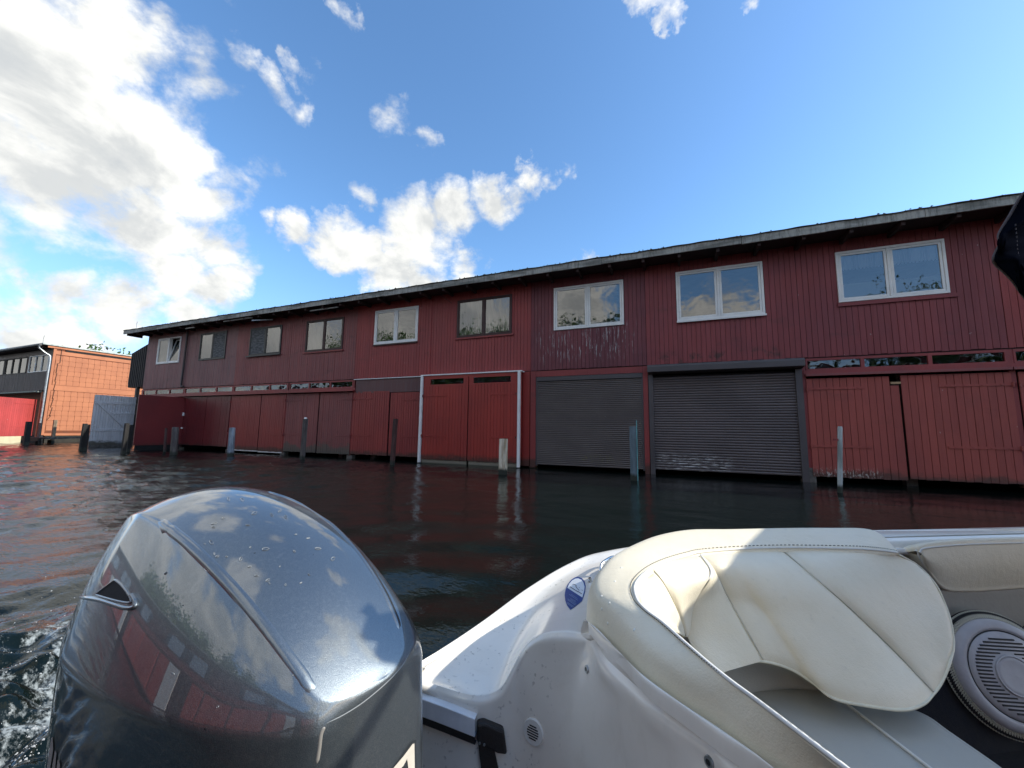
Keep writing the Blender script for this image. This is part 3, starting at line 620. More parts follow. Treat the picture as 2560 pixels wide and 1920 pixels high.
MB().prism([(GX+.051, 10.42, 2.22), (GX+.051, 10.56, 2.22), (GX+.051, 11.75, .96), (GX+.051, 11.62, .96)], (.03, 0, 0)).build('brace', t, G)
# ------------------------------------------------------------------ orange house
OX = -36.3
O = thing('house', 'two-storey boathouse with sunlit orange tiled side wall and dark timber front at the left edge', 'house', (OX-4, FY+4, 0))
tt = NT('orange_wall_paint'); nn = tt.noise((1.2, 1.2, 1.2), 4, .6); r_ = tt.rnd()
cc = tt.mix(tt.ramp(nn, .3, .7), (.46, .175, .08), (.38, .14, .065)); cc = tt.mix(tt.ramp(r_, 0, 1, 0, .22, False), cc, (.34, .12, .06)); mOr = tt.fin(cc, .7, tt.bump(tt.noise((30, 30, 30), 3), .003))
mOrD = plain('orange_joint_shadow', (.16, .05, .022), .85)
mOb = boards('dark_brown_front', (.055, .035, .034), (.035, .024, .026), weather=.3, speck=.1)
ZT = 6.05; Y1o = 17.5
b = MB(); b.box(OX-9.5, OX-.01, FY+.1, Y1o, .42, ZT); b.build('wall', mOrD, O)
tile = MB().prism([(0, -.147, -.152), (0, .147, -.152), (0, .147, .10), (0, .112, .152), (0, -.147, .152)], (.018, 0, 0)); tmesh = tile.mesh('wall_tile', mOr)
cols = 19
for (za, rows) in ((5.35, 6), (3.09, 8)):
    for r in range(rows):
        for c in range(cols):
            yy = FY+.27+c*.303+(r % 2)*.018; zz = za-r*.315
            if yy > Y1o-.1: continue
            link('wall_tile', tmesh, O, (OX-.012+random.uniform(-.003, .003), yy, zz), None, (0, random.uniform(.005, .03), random.uniform(-.012, .012)))
b = MB(); b.box(OX-.01, OX+.012, FY-.02, Y1o, 3.27, 3.60); b.box(OX-.01, OX+.014, FY-.02, FY+.10, .45, 5.9); b.box(OX-.01, OX+.012, FY+.101, Y1o, .42, .56); b.box(OX-.01, OX+.013, FY+.101, Y1o, 5.56, 5.80); b.build('render_band', mOr, O)
b = MB(); b.box(OX-.01, OX+.05, FY-.3, Y1o, 5.93, 6.05); b.build('verge_board', mOr, O)
b = MB(); b.box(OX-9.7, OX+.12, FY-.55, Y1o+.3, 6.08, 6.17); b.build('roof', plain('light_roof_edge', (.40, .44, .42), .7, .25, 6), O)
MB().box(OX-.01, OX+.03, FY+.5, Y1o, 5.80, 5.93).build('eaves_gap', mDark, O)
b = MB(); b.tube([(OX-9.7, FY-.62, 6.0), (OX+.05, FY-.62, 6.05)], .07, 8); b.build('gutter', plain('dark_gutter', (.06, .06, .06), .5), O)
b = MB().tube([(OX-.15, FY-.62, 6.0), (OX-.15, FY-.6, 5.85), (OX-.10, FY-.35, 5.6), (OX+.0, FY-.14, 5.42), (OX+.02, FY-.12, 5.2), (OX-.03, FY-.12, .4)], .05, 10); b.build('downpipe', mSteel, O)
MB().box(OX-9.6, OX-.3, FY-.5, FY+.09, 5.93, 6.06).build('soffit', mSoff, O)
# front: two strips of windows, board panels, beam and dark slip mouth
b = MB(); b.box(OX-9.5, OX-.02, FY-.02, FY+.09, 3.25, 4.48); b.box(OX-9.5, OX-.02, FY-.02, FY+.09, 5.6, 5.93)
for xa, xb in ((OX-9.5, -45.3), (-43.25, -43.1), (-39.75, -39.45), (-36.75, OX-.02)): b.box(xa, xb, FY-.02, FY+.09, 4.48, 5.6)
b.build('front_wall', mBrownF, O)
mb = MB(); clad(O, -45.7, OX-.1, 3.27, 4.46, FY-.021, mOb, False, w=.14, mb=mb); tag(mb.build('front_boarding', mOb, O), kind='stuff')
def owin(x0, x1, n, fm):
    b = MB(); z0, z1 = 4.48, 5.58; ya, yb = FY-.05, FY+.05; f = .05
    b.box(x0, x1, ya, yb, z0, z0+f); b.box(x0, x1, ya, yb, z1-f, z1)
    for i in range(n+1): x = x0+(x1-x0)*i/n; b.box(x-.03, x+.03, ya+.003, yb, z0+f, z1-f)
    W = b.build('window', fm, O, org=((x0+x1)/2, FY, z0))
    for i in range(n):
        a = x0+(x1-x0)*i/n+.03; c = x0+(x1-x0)*(i+1)/n-.03; MB().add([(a, FY, z0+f), (c, FY, z0+f), (c, FY, z1-f), (a, FY, z1-f)], [(0, 1, 2, 3)]).build('pane', mGl, W)
        if not (n == 3 and x1 > -37 and i == 0): piece('curtain', mCurt, W, a, c, FY+.06, FY+.07, z0+f, z1-f)
owin(-39.42, -36.78, 3, mWhite); owin(-43.08, -39.78, 3, mWood); owin(-45.5, -43.27, 2, mWood)
piece('canopy_beam', plain('beam_sheet', (.2, .24, .22), .6), O, -45.8, -36.95, FY-.35, FY-.02, 3.12, 3.2)
MB().box(OX-9.4, OX-.3, FY+.11, FY+.14, -.4, 3.24).build('slip_opening', mDark, O)
piece('orange_post', mOr, O, -37.0, -36.8, FY-.06, FY+.09, .3, 3.15); piece('corner_post', mBlackF, O, -36.62, -36.33, FY-.04, FY+.09, -.6, 3.24)
MB().box(OX-9.5, OX-.03, FY+.16, Y1o, -.9, .41).build('dark_base', plain('dark_base_block', (.035, .032, .025), .95, .4, 5, .02), O)  # very dark block between the wall foot and the water
# cable zigzag on the orange wall
pts = []
zg = lambda x, y: rx(x/5.53, 840+y/5.53, OX+.03)
for x, y in ((860, 120), (850, 235), (830, 370), (790, 385), (800, 395), (775, 510), (790, 515), (760, 625), (775, 628), (740, 745), (755, 745), (725, 865), (740, 862), (700, 985), (725, 985), (685, 1105), (705, 1100), (645, 1165)): pts.append(zg(x, y))
MB().tube(pts, .014, 5).build('cable', plain('brown_cable', (.06, .03, .02), .7), O)
# open red door of the orange house
LA, LB = Vector((-37.0, 11.42, 0)), Vector((-35.05, 8.75, 0)); dv = (LB-LA).normalized(); ang = math.atan2(dv.y, dv.x); ln = (LB-LA).length
mOD = boards('sunlit_red_door', (.42, .055, .050), (.33, .045, .042), rough=.55, grime=.1, speck=1.)
MB().box(LA.x, LA.x+ln, LA.y-.03, LA.y-.008, .40, 2.66, rot=ang, c=(LA.x, LA.y)).build('door', mBack, O)
D = bpy.data.objects['door'] if False else [o for o in O.children if o.name.startswith('door')][0]
n = 27
for i in range(n):
    a = i*ln/n+.004; c = (i+1)*ln/n-.004; cx = (a+c)/2; nv_ = Vector((-dv.y, dv.x, 0))
    link('door_board', ucube(mOD), D, LA+dv*cx+nv_*.002+Vector((0, 0, 1.53)), (c-a, .02, 2.26), (0, 0, ang))
for z in (2.36, .98): link('strap_hinge', ucube(mOD), D, LA+dv*.75+nv_*.02+Vector((0, 0, z)), (1.3, .014, .06), (0, 0, ang))
link('kick_board', ucube(plain('cream_board', (.62, .55, .36), .6, .1, 2)), D, LA+dv*(ln/2+.35)+nv_*.0+Vector((0, 0, .09)), (ln-.7, .05, .60), (0, 0, ang))
MB().tube([(OX-.4, FY-.4, 6.17), (OX-.42, FY-.4, 6.5), (OX-.35, FY-.4, 6.7)], .012, 5).build('aerial', mSteel, O)

# ------------------------------------------------------------------ jetty and mooring posts
J = thing('jetty', 'low dark timber jetty below the orange tiled wall at the left', 'jetty', (-34.5, 11, 0))
mTar = plain('dark_wet_timber', (.03, .028, .025), .75, .4, 6, .01)
pa, pb = rz(64, 1113, 0), rz(120, 1111, 0)
for i in range(7): piece('deck_plank', mTar, J, -34.9+i*.32, -34.6+i*.32, 10.4, 11.5, .30+random.uniform(-.01, .01), .37)
piece('deck_beam', mTar, J, -34.9, -32.75, 10.38, 10.5, .18, .295); piece('side_beam', mWood, J, -32.7, -32.58, 10.6, 15.5, .32, .42)
for x, y, h_ in ((-34.75, 10.5, .2), (-33.6, 10.6, .2), (-32.9, 10.5, .2), (-34.6, 11.4, .2), (-32.64, 13.4, .3), (-32.64, 15.3, .3)): MB().tube([(x, y, -2), (x, y, h_)], .07, 8).build('pile', mTar, J)
MB().box(-34.2, -33.9, 10.75, 10.8, .38, 1.2).build('side_panel', mWood, J)
def post(px, pz, top, r, mat, label, sq=False, lean=0., cap=None, n=10, grp='mooring posts standing in the water before the boathouse'):
    B = rz(px[0], px[1], 0); T = ry(top[0], top[1], B[1]); h_ = T[2]
    ob = thing('mooring_post', label, 'post', (B[0], B[1], 0), grp); dx = T[0]-B[0]
    b = MB()
    if sq: b.hull8([(B[0]+s*r-dx*1.2/h_*0, B[1]+q*r, -2.2) for s, q in ((-1, -1), (1, -1), (1, 1), (-1, 1))]+[(T[0]+s*r, T[1]+q*r, h_) for s, q in ((-1, -1), (1, -1), (1, 1), (-1, 1))])
    else:
        zs = [-2.2, 0, h_*.5, h_-.04, h_]; b.tube([(B[0]+dx*max(z, 0)/h_, B[1], z) for z in zs], [r*1.05, r*1.05, r, r*.96, r*.8], n)
    b.build('shaft', mat, ob)
    if cap: MB().tube([(T[0], T[1], h_+.0), (T[0], T[1], h_+cap[0])], [r*cap[1], r*cap[1]*.8], n).build('cap', cap[2], ob)
    return ob
def wet(name, c1, c2, z=.16, sc=9.):
    t = NT(name); n = t.noise((sc, sc, 1.8), 6, .65); c = t.mix(t.ramp(n, .38, .64), c1, c2)
    zz = t.math('ADD', t.sep(2), t.math('MULTIPLY', t.noise((12, 12, 4), 3), -.12)); return t.fin(t.mix(t.ramp(zz, z-.02, z-.12), c, (.03, .035, .025)), .75, t.bump(n, .006))
mPc = wet('cream_post_paint', (.84, .76, .60), (.44, .34, .22)); mPb = wet('blue_steel_post', (.17, .23, .26), (.11, .15, .17)); mPg = wet('grey_pipe_post', (.50, .54, .52), (.26, .29, .27))
mPt = wet('tarred_post', (.014, .013, .013), (.008, .008, .008)); mPw = wet('grey_wood_post', (.12, .11, .10), (.06, .05, .05)); mPl = wet('pale_grey_post', (.32, .37, .42), (.14, .17, .20)); mPr = wet('brown_post', (.085, .04, .035), (.04, .022, .02))
c = post((1256, 1187), 0, (1259, 1097), .085, mPc, 'cream painted square post with flaking brown patches in front of the bright red double door', True)
post((1586, 1201), 0, (1582, 1066), .075, mPb, 'blue-grey steel post with its sunlit right edge coloured turquoise in front of the brown roller shutter', True)
bp = rz(1586, 1201, 0); MB().box(bp[0]+.076, bp[0]+.092, bp[1]-.08, bp[1]-.02, -.3, 1.42).build('sunlit_edge', plain('sunlit_edge_turquoise', (.16, .42, .42), .5), [o for o in COL.objects if o.get('label', '').startswith('blue-grey steel')][0])  # sunlit right side of the post, put in as a brighter turquoise strip
g = post((2100, 1232), 0, (2100, 1066), .042, mPg, 'slim pale grey pipe post in front of the right-hand red doors', n=10)
bp = rz(2100, 1232, 0); MB().tube([(bp[0], bp[1], 1.02), (bp[0], bp[1], 1.06)], .045, 10).build('red_band', mTrim, g)
post((976, 1163), 0, (989, 1047), .055, mPr, 'thin dark brown leaning post left of the white framed double door', True)
post((754, 1150), 0, (764, 1047), .06, mPw, 'weathered grey wooden post with pale top before the mossy faded doors', True, cap=(.05, .9, mWhite))
post((576, 1141), 0, (581, 1069), .11, mPl, 'thick pale grey round post before the dark doors with the white kick strip')
post((434, 1138), 0, (439, 1068), .12, mPw, 'stout grey round post nearest the open dark maroon door')
post((411, 1133), 0, (416, 1070), .05, mPr, 'very thin brown post just left of the stout grey post')
post((307, 1135), 0, (318, 1058), .06, mPt, 'black tarred post of the close pair before the grey gate and open maroon door', True); post((320, 1131), 0, (328, 1062), .055, mPt, 'second darker post leaning behind the tarred pair at the grey gate', True)
post((199, 1127), 0, (213, 1059), .06, mPt, 'left tarred post of the leaning pair before the orange wall', True); post((212, 1127), 0, (220, 1061), .06, mPt, 'right tarred post of the leaning pair before the orange wall', True)
post((65, 1112), 0, (73, 1054), .10, mPt, 'dark post at the outer corner of the small jetty', True, grp='jetty posts')
post((130, 1108), 0, (139, 1050), .07, wet('sunlit_old_post', (.30, .22, .14), (.12, .09, .06)), 'slender sunlit brown post against the foot of the orange wall', True, grp='jetty posts')

# ------------------------------------------------------------------ trees
def leaf_mat(name, c1, c2):
    t = NT(name); r = t.geo.outputs['Random Per Island']; n = t.noise((.8, .8, .8), 3)
    return t.fin(t.mix(r, t.mix(n, c1, c2), tuple(x*1.5 for x in c2)), .6)
mLeaf = leaf_mat('leaves', (.035, .07, .018), (.05, .095, .022)); mBark = plain('bark', (.07, .055, .04), .9, .3, 5)
def crown_mesh(seed, n, R, H, ls):
    rs = np.random.RandomState(seed); cl = rs.normal(0, 1, (34, 3)); cl = cl/np.linalg.norm(cl, axis=1)[:, None]*(rs.rand(34, 1)**.4)*np.array([R, R, H*.5]); b = MB()
    for i in range(n):
        c = cl[rs.randint(34)]; p = c+rs.normal(0, 1, 3)*R*.17; u_ = rs.normal(0, 1, 3); u_ /= np.linalg.norm(u_); v_ = np.cross(u_, rs.normal(0, 1, 3)); v_ /= np.linalg.norm(v_); s_ = ls*(.6+rs.rand()*.8)
        b.add([p-u_*s_, p+v_*s_*.5, p+u_*s_, p-v_*s_*.5], [(0, 1, 2, 3)])
    return b.mesh('crown', mLeaf)
CM = [crown_mesh(i, 5200, 3.0, 6.0, .17) for i in range(3)]
TM = MB().tube([(0, 0, -.5), (.1, 0, 2), (-.05, .1, 4.5), (.1, 0, 7)], [.28, .22, .15, .05], 8)
for a_, e_ in ((.5, 2.2), (2.6, 2.8), (4.4, 3.4), (5.6, 4.2)): TM.tube([(0, 0, e_), (math.cos(a_)*1.2, math.sin(a_)*1.2, e_+1.2), (math.cos(a_)*2.2, math.sin(a_)*2.2, e_+2.8)], [.1, .06, .02], 6)
tmh = TM.mesh('trunk', mBark)
def tree(x, y, s, i, label, g=.6):
    o = thing('tree', label, 'tree', (x, y, g), 'trees behind the opposite boathouse' if y < 0 else None); a = link('trunk', tmh, o, (x, y, g)); b = link('crown', CM[i % 3], o, (x, y, g+5.6*1)); b.rotation_euler.z = i*1.3
    o.scale = (s, s, s); return o
p = ry(331, 864, 24.); tree(p[0]-1.6, 24., (p[2]-.45)/8.7, 0, 'leafy green tree whose top shows above the dark end bay of the red boathouse', .4)
for i, (x, y, s) in enumerate([(-50, -26, 1.7), (-41, -25, 1.74), (-34, -27, 1.35), (-28, -26, 1.78), (-20, -25, 1.66), (-11, -26, 1.76), (-4, -25, 1.58), (8, -27, 1.3), (23, -26, 1.85), (34, -28, 1.5)]):
    tree(x, y, s, i+1, ('tall' if s > 1.6 else 'lower')+' green tree behind the opposite boathouse, '+['nearest its left end', 'second from its left end', 'third from its left end', 'fourth from its left end', 'fifth from its left end', 'fifth from its right end', 'fourth from its right end', 'third from its right end', 'second from its right end', 'nearest its right end'][i])

# ------------------------------------------------------------------ opposite boathouse (mirrored in the cowl, panes and water)
OY = -10.5
P = thing('boathouse', 'red boathouse with white windows on the opposite side, seen mirrored in the motor cowl', 'boathouse', (0, OY-3, 0))
mR2 = boards('opposite_red_boards', (.23, .045, .045), (.17, .035, .04), weather=.1)
MB().box(-46, 22, OY-7, OY-.03, .3, 5.2).build('wall', mBack, P); mb = MB(); clad(P, -46, 22, 2.9, 5.2, OY, mR2, False, w=.3, mb=mb); tag(mb.build('wall_boarding', mR2, P), kind='stuff')
MB().box(-46.6, 22.6, OY-7.5, OY+.7, 5.22, 5.34).build('roof', mFas, P)
mD5 = boards('opposite_bright_doors', (.45, .06, .045), (.35, .05, .04))
k = 0
for x in np.arange(-45.5, 21, 3.5):
    piece('door', mDark if k % 4 == 2 else mD5, P, x+.1, x+1.68, OY-.03, OY+.03, .2, 2.7); piece('door', mWhite if k % 4 == 1 else mD5, P, x+1.72, x+3.3, OY-.03, OY+.04, .2, 2.7)
    k += 1
    if k % 3 == 0: continue
    W = piece('window', mWhite, P, x+.6, x+2.7, OY+.0, OY+.05, 3.5, 4.75)
    for a, c in ((x+.70, x+1.32), (x+1.39, x+1.95), (x+2.02, x+2.60)): link('pane', ucube(plain('opposite_glass', (.03, .04, .05), .05)), W, ((a+c)/2, OY+.055, 4.12), ((c-a)/2.1, .2, 1.05/1.25))

# ------------------------------------------------------------------ outboard motor
M0 = np.array([-.45, .54, 0.]); MT = rad(-6.0); mf = np.array([math.cos(MT), math.sin(MT), 0]); mn = np.array([-mf[1], mf[0], 0])
def mp(s, L, z): return M0+mf*s+mn*(L-.0)+np.array([0, 0, z])
# stations aft to front: K=(s,z,half) crest, Q=(s,z,half) shoulder crease, N mid body, B low body
ST = [((-.770, .86, .000), (-.80, .75, .00), (-.785, .5, .00), (-.76, .2, .00)),
      ((-.745, .895, .062), (-.775, .75, .10), (-.765, .5, .10), (-.74, .2, .09)),
      ((-.670, .950, .112), (-.695, .74, .175), (-.715, .5, .176), (-.70, .2, .16)),
      ((-.560, .972, .122), (-.55, .735, .212), (-.56, .5, .205), (-.55, .2, .20)),
      ((-.430, .958, .123), (-.38, .742, .222), (-.38, .5, .208), (-.38, .2, .21)),
      ((-.290, .925, .121), (-.24, .750, .210), (-.23, .5, .198), (-.22, .2, .205)),
      ((-.160, .880, .117), (-.12, .752, .185), (-.11, .5, .178), (-.10, .2, .19)),
      ((-.060, .825, .110), (-.045, .748, .148), (-.03, .5, .150), (-.02, .2, .165)),
      ((.000, .772, .100), (.006, .738, .112), (.012, .5, .122), (.02, .2, .13)),
      ((.020, .764, .050), (.020, .728, .056), (.030, .5, .062), (.04, .2, .065)),
      ((.026, .762, .000), (.026, .724, .00), (.036, .5, .00), (.045, .2, .00))]
cow = bmesh.new(); rows = []
LV = 13
def station(S):
    K, Q, Nn, B = S; o = []
    for sg in (-1, 1):
        g_ = min(1, K[2]/.1); mid = ((K[0]+Q[0])/2, (K[1]*.52+Q[1]*.48), K[2]*.42+Q[2]*.58+.006*g_)
        seq = [B, ((B[0]+Nn[0])/2, .34, (B[2]+Nn[2])/2), Nn, ((Nn[0]*.4+Q[0]*.6), Nn[1]*.35+Q[1]*.65, Nn[2]*.3+Q[2]*.7+.002*g_), Q, mid, K]
        lift = (0, 0, 0, 0, 0, .008, .020)*1; rg = max(0, min(1, (-K[0]-.05)/.2)); p = [mp(q[0], sg*q[2], q[1]+(lift[i_]*rg if sg > 0 else 0)) for i_, q in enumerate(seq)]; o.append(p)
    top = [mp(K[0]-.004, -K[2]*.55, K[1]+.016*g_+.008*rg*g_), mp(K[0]-.006, 0, K[1]+.026*g_+.014*rg*g_), mp(K[0]-.004, K[2]*.55, K[1]+.016*g_+.022*rg*g_)]
    return o[0]+top+o[1][::-1]
for S in ST: rows.append([cow.verts.new(tuple(p)) for p in station(S)])
cl_ = cow.edges.layers.float.new('crease_edge')
nr = len(rows[0])
for a, b_ in zip(rows[:-1], rows[1:]):
    for j in range(nr-1): cow.faces.new((a[j], a[j+1], b_[j+1], b_[j]))
for i, a in enumerate(rows[:-1]):
    b_ = rows[i+1]
    for j, cr in ((6, .8), (nr-7, .8), (4, .85), (nr-5, .85)):
        e = cow.edges.get((a[j], b_[j]))
        if e and i > 0 and i < len(rows)-2: e[cl_] = cr*(1 if i < 6 else .6)
for j in (4, 5):
    e = cow.edges.get((rows[3][j], rows[3][j+1]))
    if e: e[cl_] = .6
for j in range(4, nr-5):
    e = cow.edges.get((rows[8][j], rows[8][j+1]))
    if e: e[cl_] = .22
cow.verts.ensure_lookup_table()
bmesh.ops.remove_doubles(cow, verts=cow.verts, dist=1e-5); bmesh.ops.recalc_face_normals(cow, faces=cow.faces)
for f in cow.faces: f.smooth = True
t = NT('metallic_cowl_paint'); fl = t.noise((900, 900, 900), 2, .5); dirt = t.noise((7, 7, 7), 5, .65); spots = t.noise((46, 46, 46), 3, .5); sc_ = t.noise((160, 160, 160), 2, .5)
base = t.mix(t.ramp(fl, .25, .75), (.115, .138, .152), (.185, .213, .228)); vo = t.n.new('ShaderNodeTexVoronoi'); vo.inputs['Scale'].default_value = 21; t.l.new(t.vec((1, 1, 1)), vo.inputs['Vector']); vo.feature = 'SMOOTH_F1'
ring = t.math('MULTIPLY', t.ramp(vo.outputs['Distance'], .20, .235), t.ramp(vo.outputs['Distance'], .30, .265)); ring = t.math('MULTIPLY', ring, t.ramp(dirt, .50, .6))
ring = t.math('MULTIPLY', ring, t.ramp(t.sep(2), .82, .9)); ring = t.math('MULTIPLY', ring, t.ramp(spots, .48, .58))
dust = t.math('MULTIPLY', t.ramp(sc_, .45, .75), t.ramp(dirt, .35, .7)); col = t.mix(t.math('ADD', t.math('MULTIPLY', dust, .12), t.math('MULTIPLY', ring, .18), True), base, (.45, .46, .44))
mCow = t.fin(col, t.math('ADD', .30, t.math('MULTIPLY', fl, .14)), t.bump(fl, .0003), Metallic=.85, Coat_Weight=1.0, Coat_Roughness=t.math('ADD', .006, t.math('MULTIPLY', dust, .06)), Coat_IOR=1.9)
OM = thing('outboard_motor', 'large grey-blue metallic outboard motor tilted at the stern in the left foreground', 'outboard motor', (M0[0]-.35, M0[1], .2))
me = bpy.data.meshes.new('cowl'); oo = ORG[OM.name]
for v in cow.verts: v.co -= oo
cow.to_mesh(me); me.materials.append(mCow); cw = link('cowl', me, OM, oo); mods(cw, sub=4)
# evaluate the smooth cowl so that small fittings can be laid on it
dg = bpy.context.evaluated_depsgraph_get(); ev = cw.evaluated_get(dg); em = ev.to_mesh()
bv = BVHTree.FromPolygons([tuple(v.co+oo) for v in em.vertices], [tuple(p.vertices) for p in em.polygons]); ev.to_mesh_clear()
def on(x, y, off=0.):     # place on the cowl along a sight line
    d = Vector(pray(x, y)).normalized(); h_, nn_, i_, dd = bv.ray_cast(Vector(CAM), d)
    if h_ is None: return None
    if nn_.dot(d) > 0: nn_ = -nn_
    return h_+nn_*off
z5 = lambda x, y: (80+x/2.212, 1180+y/2.212)
mBk = plain('intake_black', (.006, .006, .007), .7)
def patch(name, poly, mat, off, par, n=7, thick=.0):
    """polygon laid on the cowl surface, subdivided so that it follows the curve"""
    c = np.mean(poly, 0); b = MB(); P_ = np.array(poly, float); m = []; R = 5
    for r in range(1, R+1):
        row = []
        for i in range(len(P_)*n):
            a = P_[i//n]; e = P_[(i//n+1) % len(P_)]; q_ = a+(e-a)*((i % n)/n); q_ = c+(q_-c)*r/R; h_ = on(*z5(*q_), off)
            if h_ is None: return None
            row.append(tuple(h_))
        m.append(row)
    k = len(m[0]); vs = [tuple(on(*z5(*c), off))]+[p for r in m for p in r]
    fs = [(0, 1+i, 1+(i+1) % k) for i in range(k)]+[(1+r*k+i, 1+(r+1)*k+i, 1+(r+1)*k+(i+1) % k, 1+r*k+(i+1) % k) for r in range(R-1) for i in range(k)]
    b.add(vs, fs, True); return b.build(name, mat, par)
def rim(name, poly, r, mat, par, closed=True, off=.0):
    pts = []
    P_ = cr1(np.array(poly+([poly[0]] if closed else []), float), 8)
    for q_ in P_[:-1] if closed else P_:
        h_ = on(*z5(*q_), off)
        if h_ is not None: pts.append(h_)
    if not closed and not isinstance(r, list): m_ = len(pts)-1; r = [r*min(1, .25+min(i, m_-i)/(m_*.16)) for i in range(m_+1)]; pts = [p-(p-Vector(mp(-.35, 0, .6))).normalized()*max(0, .004*(1-min(i, m_-i)/(m_*.16))) if r[0] > .002 else p for i, p in enumerate(pts)]
    return MB().tube(pts, r, 8, closed=closed).build(name, mat, par)
tri = [(462, 597), (500, 628), (545, 690), (545, 722), (480, 715), (372, 684), (365, 672), (415, 632)]
patch('air_intake', tri, mBk, .0012, OM)
rim('intake_lip', [(272, 692), (365, 705), (440, 728), (520, 752), (566, 748), (578, 722), (555, 680)], [.0022, .003]+[.0036]*80, mCow, OM, False, .001)
rim('intake_edge', tri, .0022, mCow, OM, True, .0006)
# raised second rib beside each crest, panel seams
rim('crest_rib', [(648, 214), (715, 268), (780, 330), (850, 385), (980, 505), (1130, 660), (1290, 850), (1440, 1045), (1555, 1200), (1608, 1290)], .013, mCow, OM, False, -.0102)
rim('crest_rib', [(1250, 96), (1330, 116), (1450, 158), (1600, 240), (1725, 352), (1840, 490), (1945, 660), (2020, 830), (2060, 960)], .013, mCow, OM, False, -.0102)
mDry = plain('dried_water_mark', (.25, .27, .28), .5)
dr_ = []
for i in range(38):
    x, y = 950+760*rng.rand(), 140+520*rng.rand()
    if i > 34: x, y = 560+1100*rng.rand(), 300+1000*rng.rand()
    a_ = rng.rand()*3; w_ = 5+13*rng.rand(); h2_ = w_*(.25+.4*rng.rand()); k_ = 9
    ring_ = [(x+w_*math.cos(q*6.283/k_)*math.cos(a_)*(1+.3*rng.rand())-h2_*math.sin(q*6.283/k_)*math.sin(a_), y+(w_*math.cos(q*6.283/k_)*math.sin(a_)+h2_*math.sin(q*6.283/k_)*math.cos(a_))*.7) for q in range(k_)]
    P3 = [on(*z5(*p), .0004) for p in ring_]
    if any(p is None for p in P3): continue
    dr_.append(P3)
b = MB()
for P3 in dr_: b.tube(P3, .0007, 4, closed=True, flat=.3)
tag(b.build('water_marks', mDry, OM), kind='stuff')
mDrop = plain('water_drop', (.05, .06, .07), .03, Transmission_Weight=.6)
for x, y, w_ in ((830, 355, 20), (740, 560, 14), (1232, 448, 9), (835, 738, 8), (1555, 458, 7), (958, 1420, 9)):
    P3 = on(*z5(x, y), -.0006); n_ = (on(*z5(x+4, y))-on(*z5(x, y))).cross(on(*z5(x, y+4))-on(*z5(x, y))).normalized(); n_ = -n_ if n_.dot(Vector(pray(*z5(x, y)))) > 0 else n_
    bm = bmesh.new(); bmesh.ops.create_icosphere(bm, subdivisions=2, radius=.0042*w_/14); me = bpy.data.meshes.new('water_drop'); [setattr(f, 'smooth', True) for f in bm.faces]; bm.to_mesh(me); me.materials.append(mDrop)
    o_ = link('water_drop', me, OM, P3, (1, .7, .35), n_.to_track_quat('Z', 'Y').to_euler())
rim('seam', [(1628, 1390), (1720, 1345), (1830, 1275), (1950, 1175), (2040, 1080), (2088, 1000)], .0009, plain('pale_seam', (.2, .22, .23), .5), OM, False, .0)
rim('front_seam', [(1625, 1400), (1600, 1450), (1588, 1540), (1572, 1630)], .0035, plain('worn_edge', (.22, .21, .19), .5), OM, False, -.0022)
# decals: slanted figure on the front, striped lettering on the aft side
patch('decal_outline', [(2098, 1488), (2122, 1478), (2126, 1640), (2015, 1640), (2000, 1625)], plain('decal_dark', (.03, .035, .04), .4), .0008, OM)
patch('decal', [(2100, 1503), (2110, 1500), (2112, 1640), (2076, 1640), (2078, 1565), (2040, 1640), (1990, 1640), (2050, 1570)], plain('decal_cream', (.62, .58, .50), .5), .0016, OM)
for i, pl_ in enumerate([[(92, 1395), (104, 1385), (80, 1640), (62, 1640)], [(112, 1470), (120, 1462), (124, 1530), (106, 1640), (88, 1640)], [(134, 1535), (142, 1550), (134, 1640), (116, 1640)], [(150, 1585), (162, 1612), (160, 1640), (142, 1640)]]):
    o_ = patch('lettering', pl_, plain('lettering_grey', (.36, .33, .30), .45), .0014, OM)
# lower unit down into the water
MB().tube([mp(-.36, 0, .28), mp(-.38, 0, .1), mp(-.42, 0, -.25), mp(-.42, 0, -.75)], [.2, .15, .09, .07], 14).build('midsection', plain('motor_leg_paint', (.06, .07, .08), .35), OM)
MB().box(-.75, -.45, .45, .66, -.02, .12, rot=MT, c=(M0[0], M0[1])).build('bracket', mBlackF, OM)
MB().tube([mp(-.75, 0, -.85), mp(-.6, 0, -.85), mp(-.3, 0, -.85), mp(-.12, 0, -.85)], [.03, .08, .08, .01], 12).build('gearcase', mBlackF, OM)
b = MB()
for k in range(3):
    a = k*2.094; b.hull8([mp(-.78+dx, math.cos(a+da)*r_, -.85+math.sin(a+da)*r_) for dx in (0, .012) for r_, da in ((.03, -.3), (.17, -.5), (.18, .25), (.03, .3))])
b.build('propeller', mSteel, OM)

# ------------------------------------------------------------------ motorboat
z6 = lambda x, y: (1020+x/2.5136, 1300+y/2.5136)
z7 = lambda x, y: (1700+x/2.572, 1300+y/2.572)
HU = np.array([math.cos(rad(30)), math.sin(rad(30)), 0]); HV = np.array([-HU[1], HU[0], 0])
def bp_(u, v, z): return HU*u+HV*v+np.array([0, 0, z])
def atv(x, y, V): d = pray(x, y); return CAM+d*V/(d@HV)
A6 = lambda x, y, z: rz(*z6(x, y), z)
A7 = lambda x, y, z: rz(*z7(x, y), z)
BT = thing('motorboat', 'white motorboat stern with cream vinyl corner seat and speaker in the right foreground', 'motorboat', (.9, 1.2, 0))
t = NT('white_gelcoat'); nz = t.noise((2.2, 2.2, 2.2), 5, .6); sp = t.noise((75, 75, 75), 3, .55); sm_ = t.noise((14, 14, 14), 4, .6); st_ = t.noise((5, 26, 9), 5, .6)
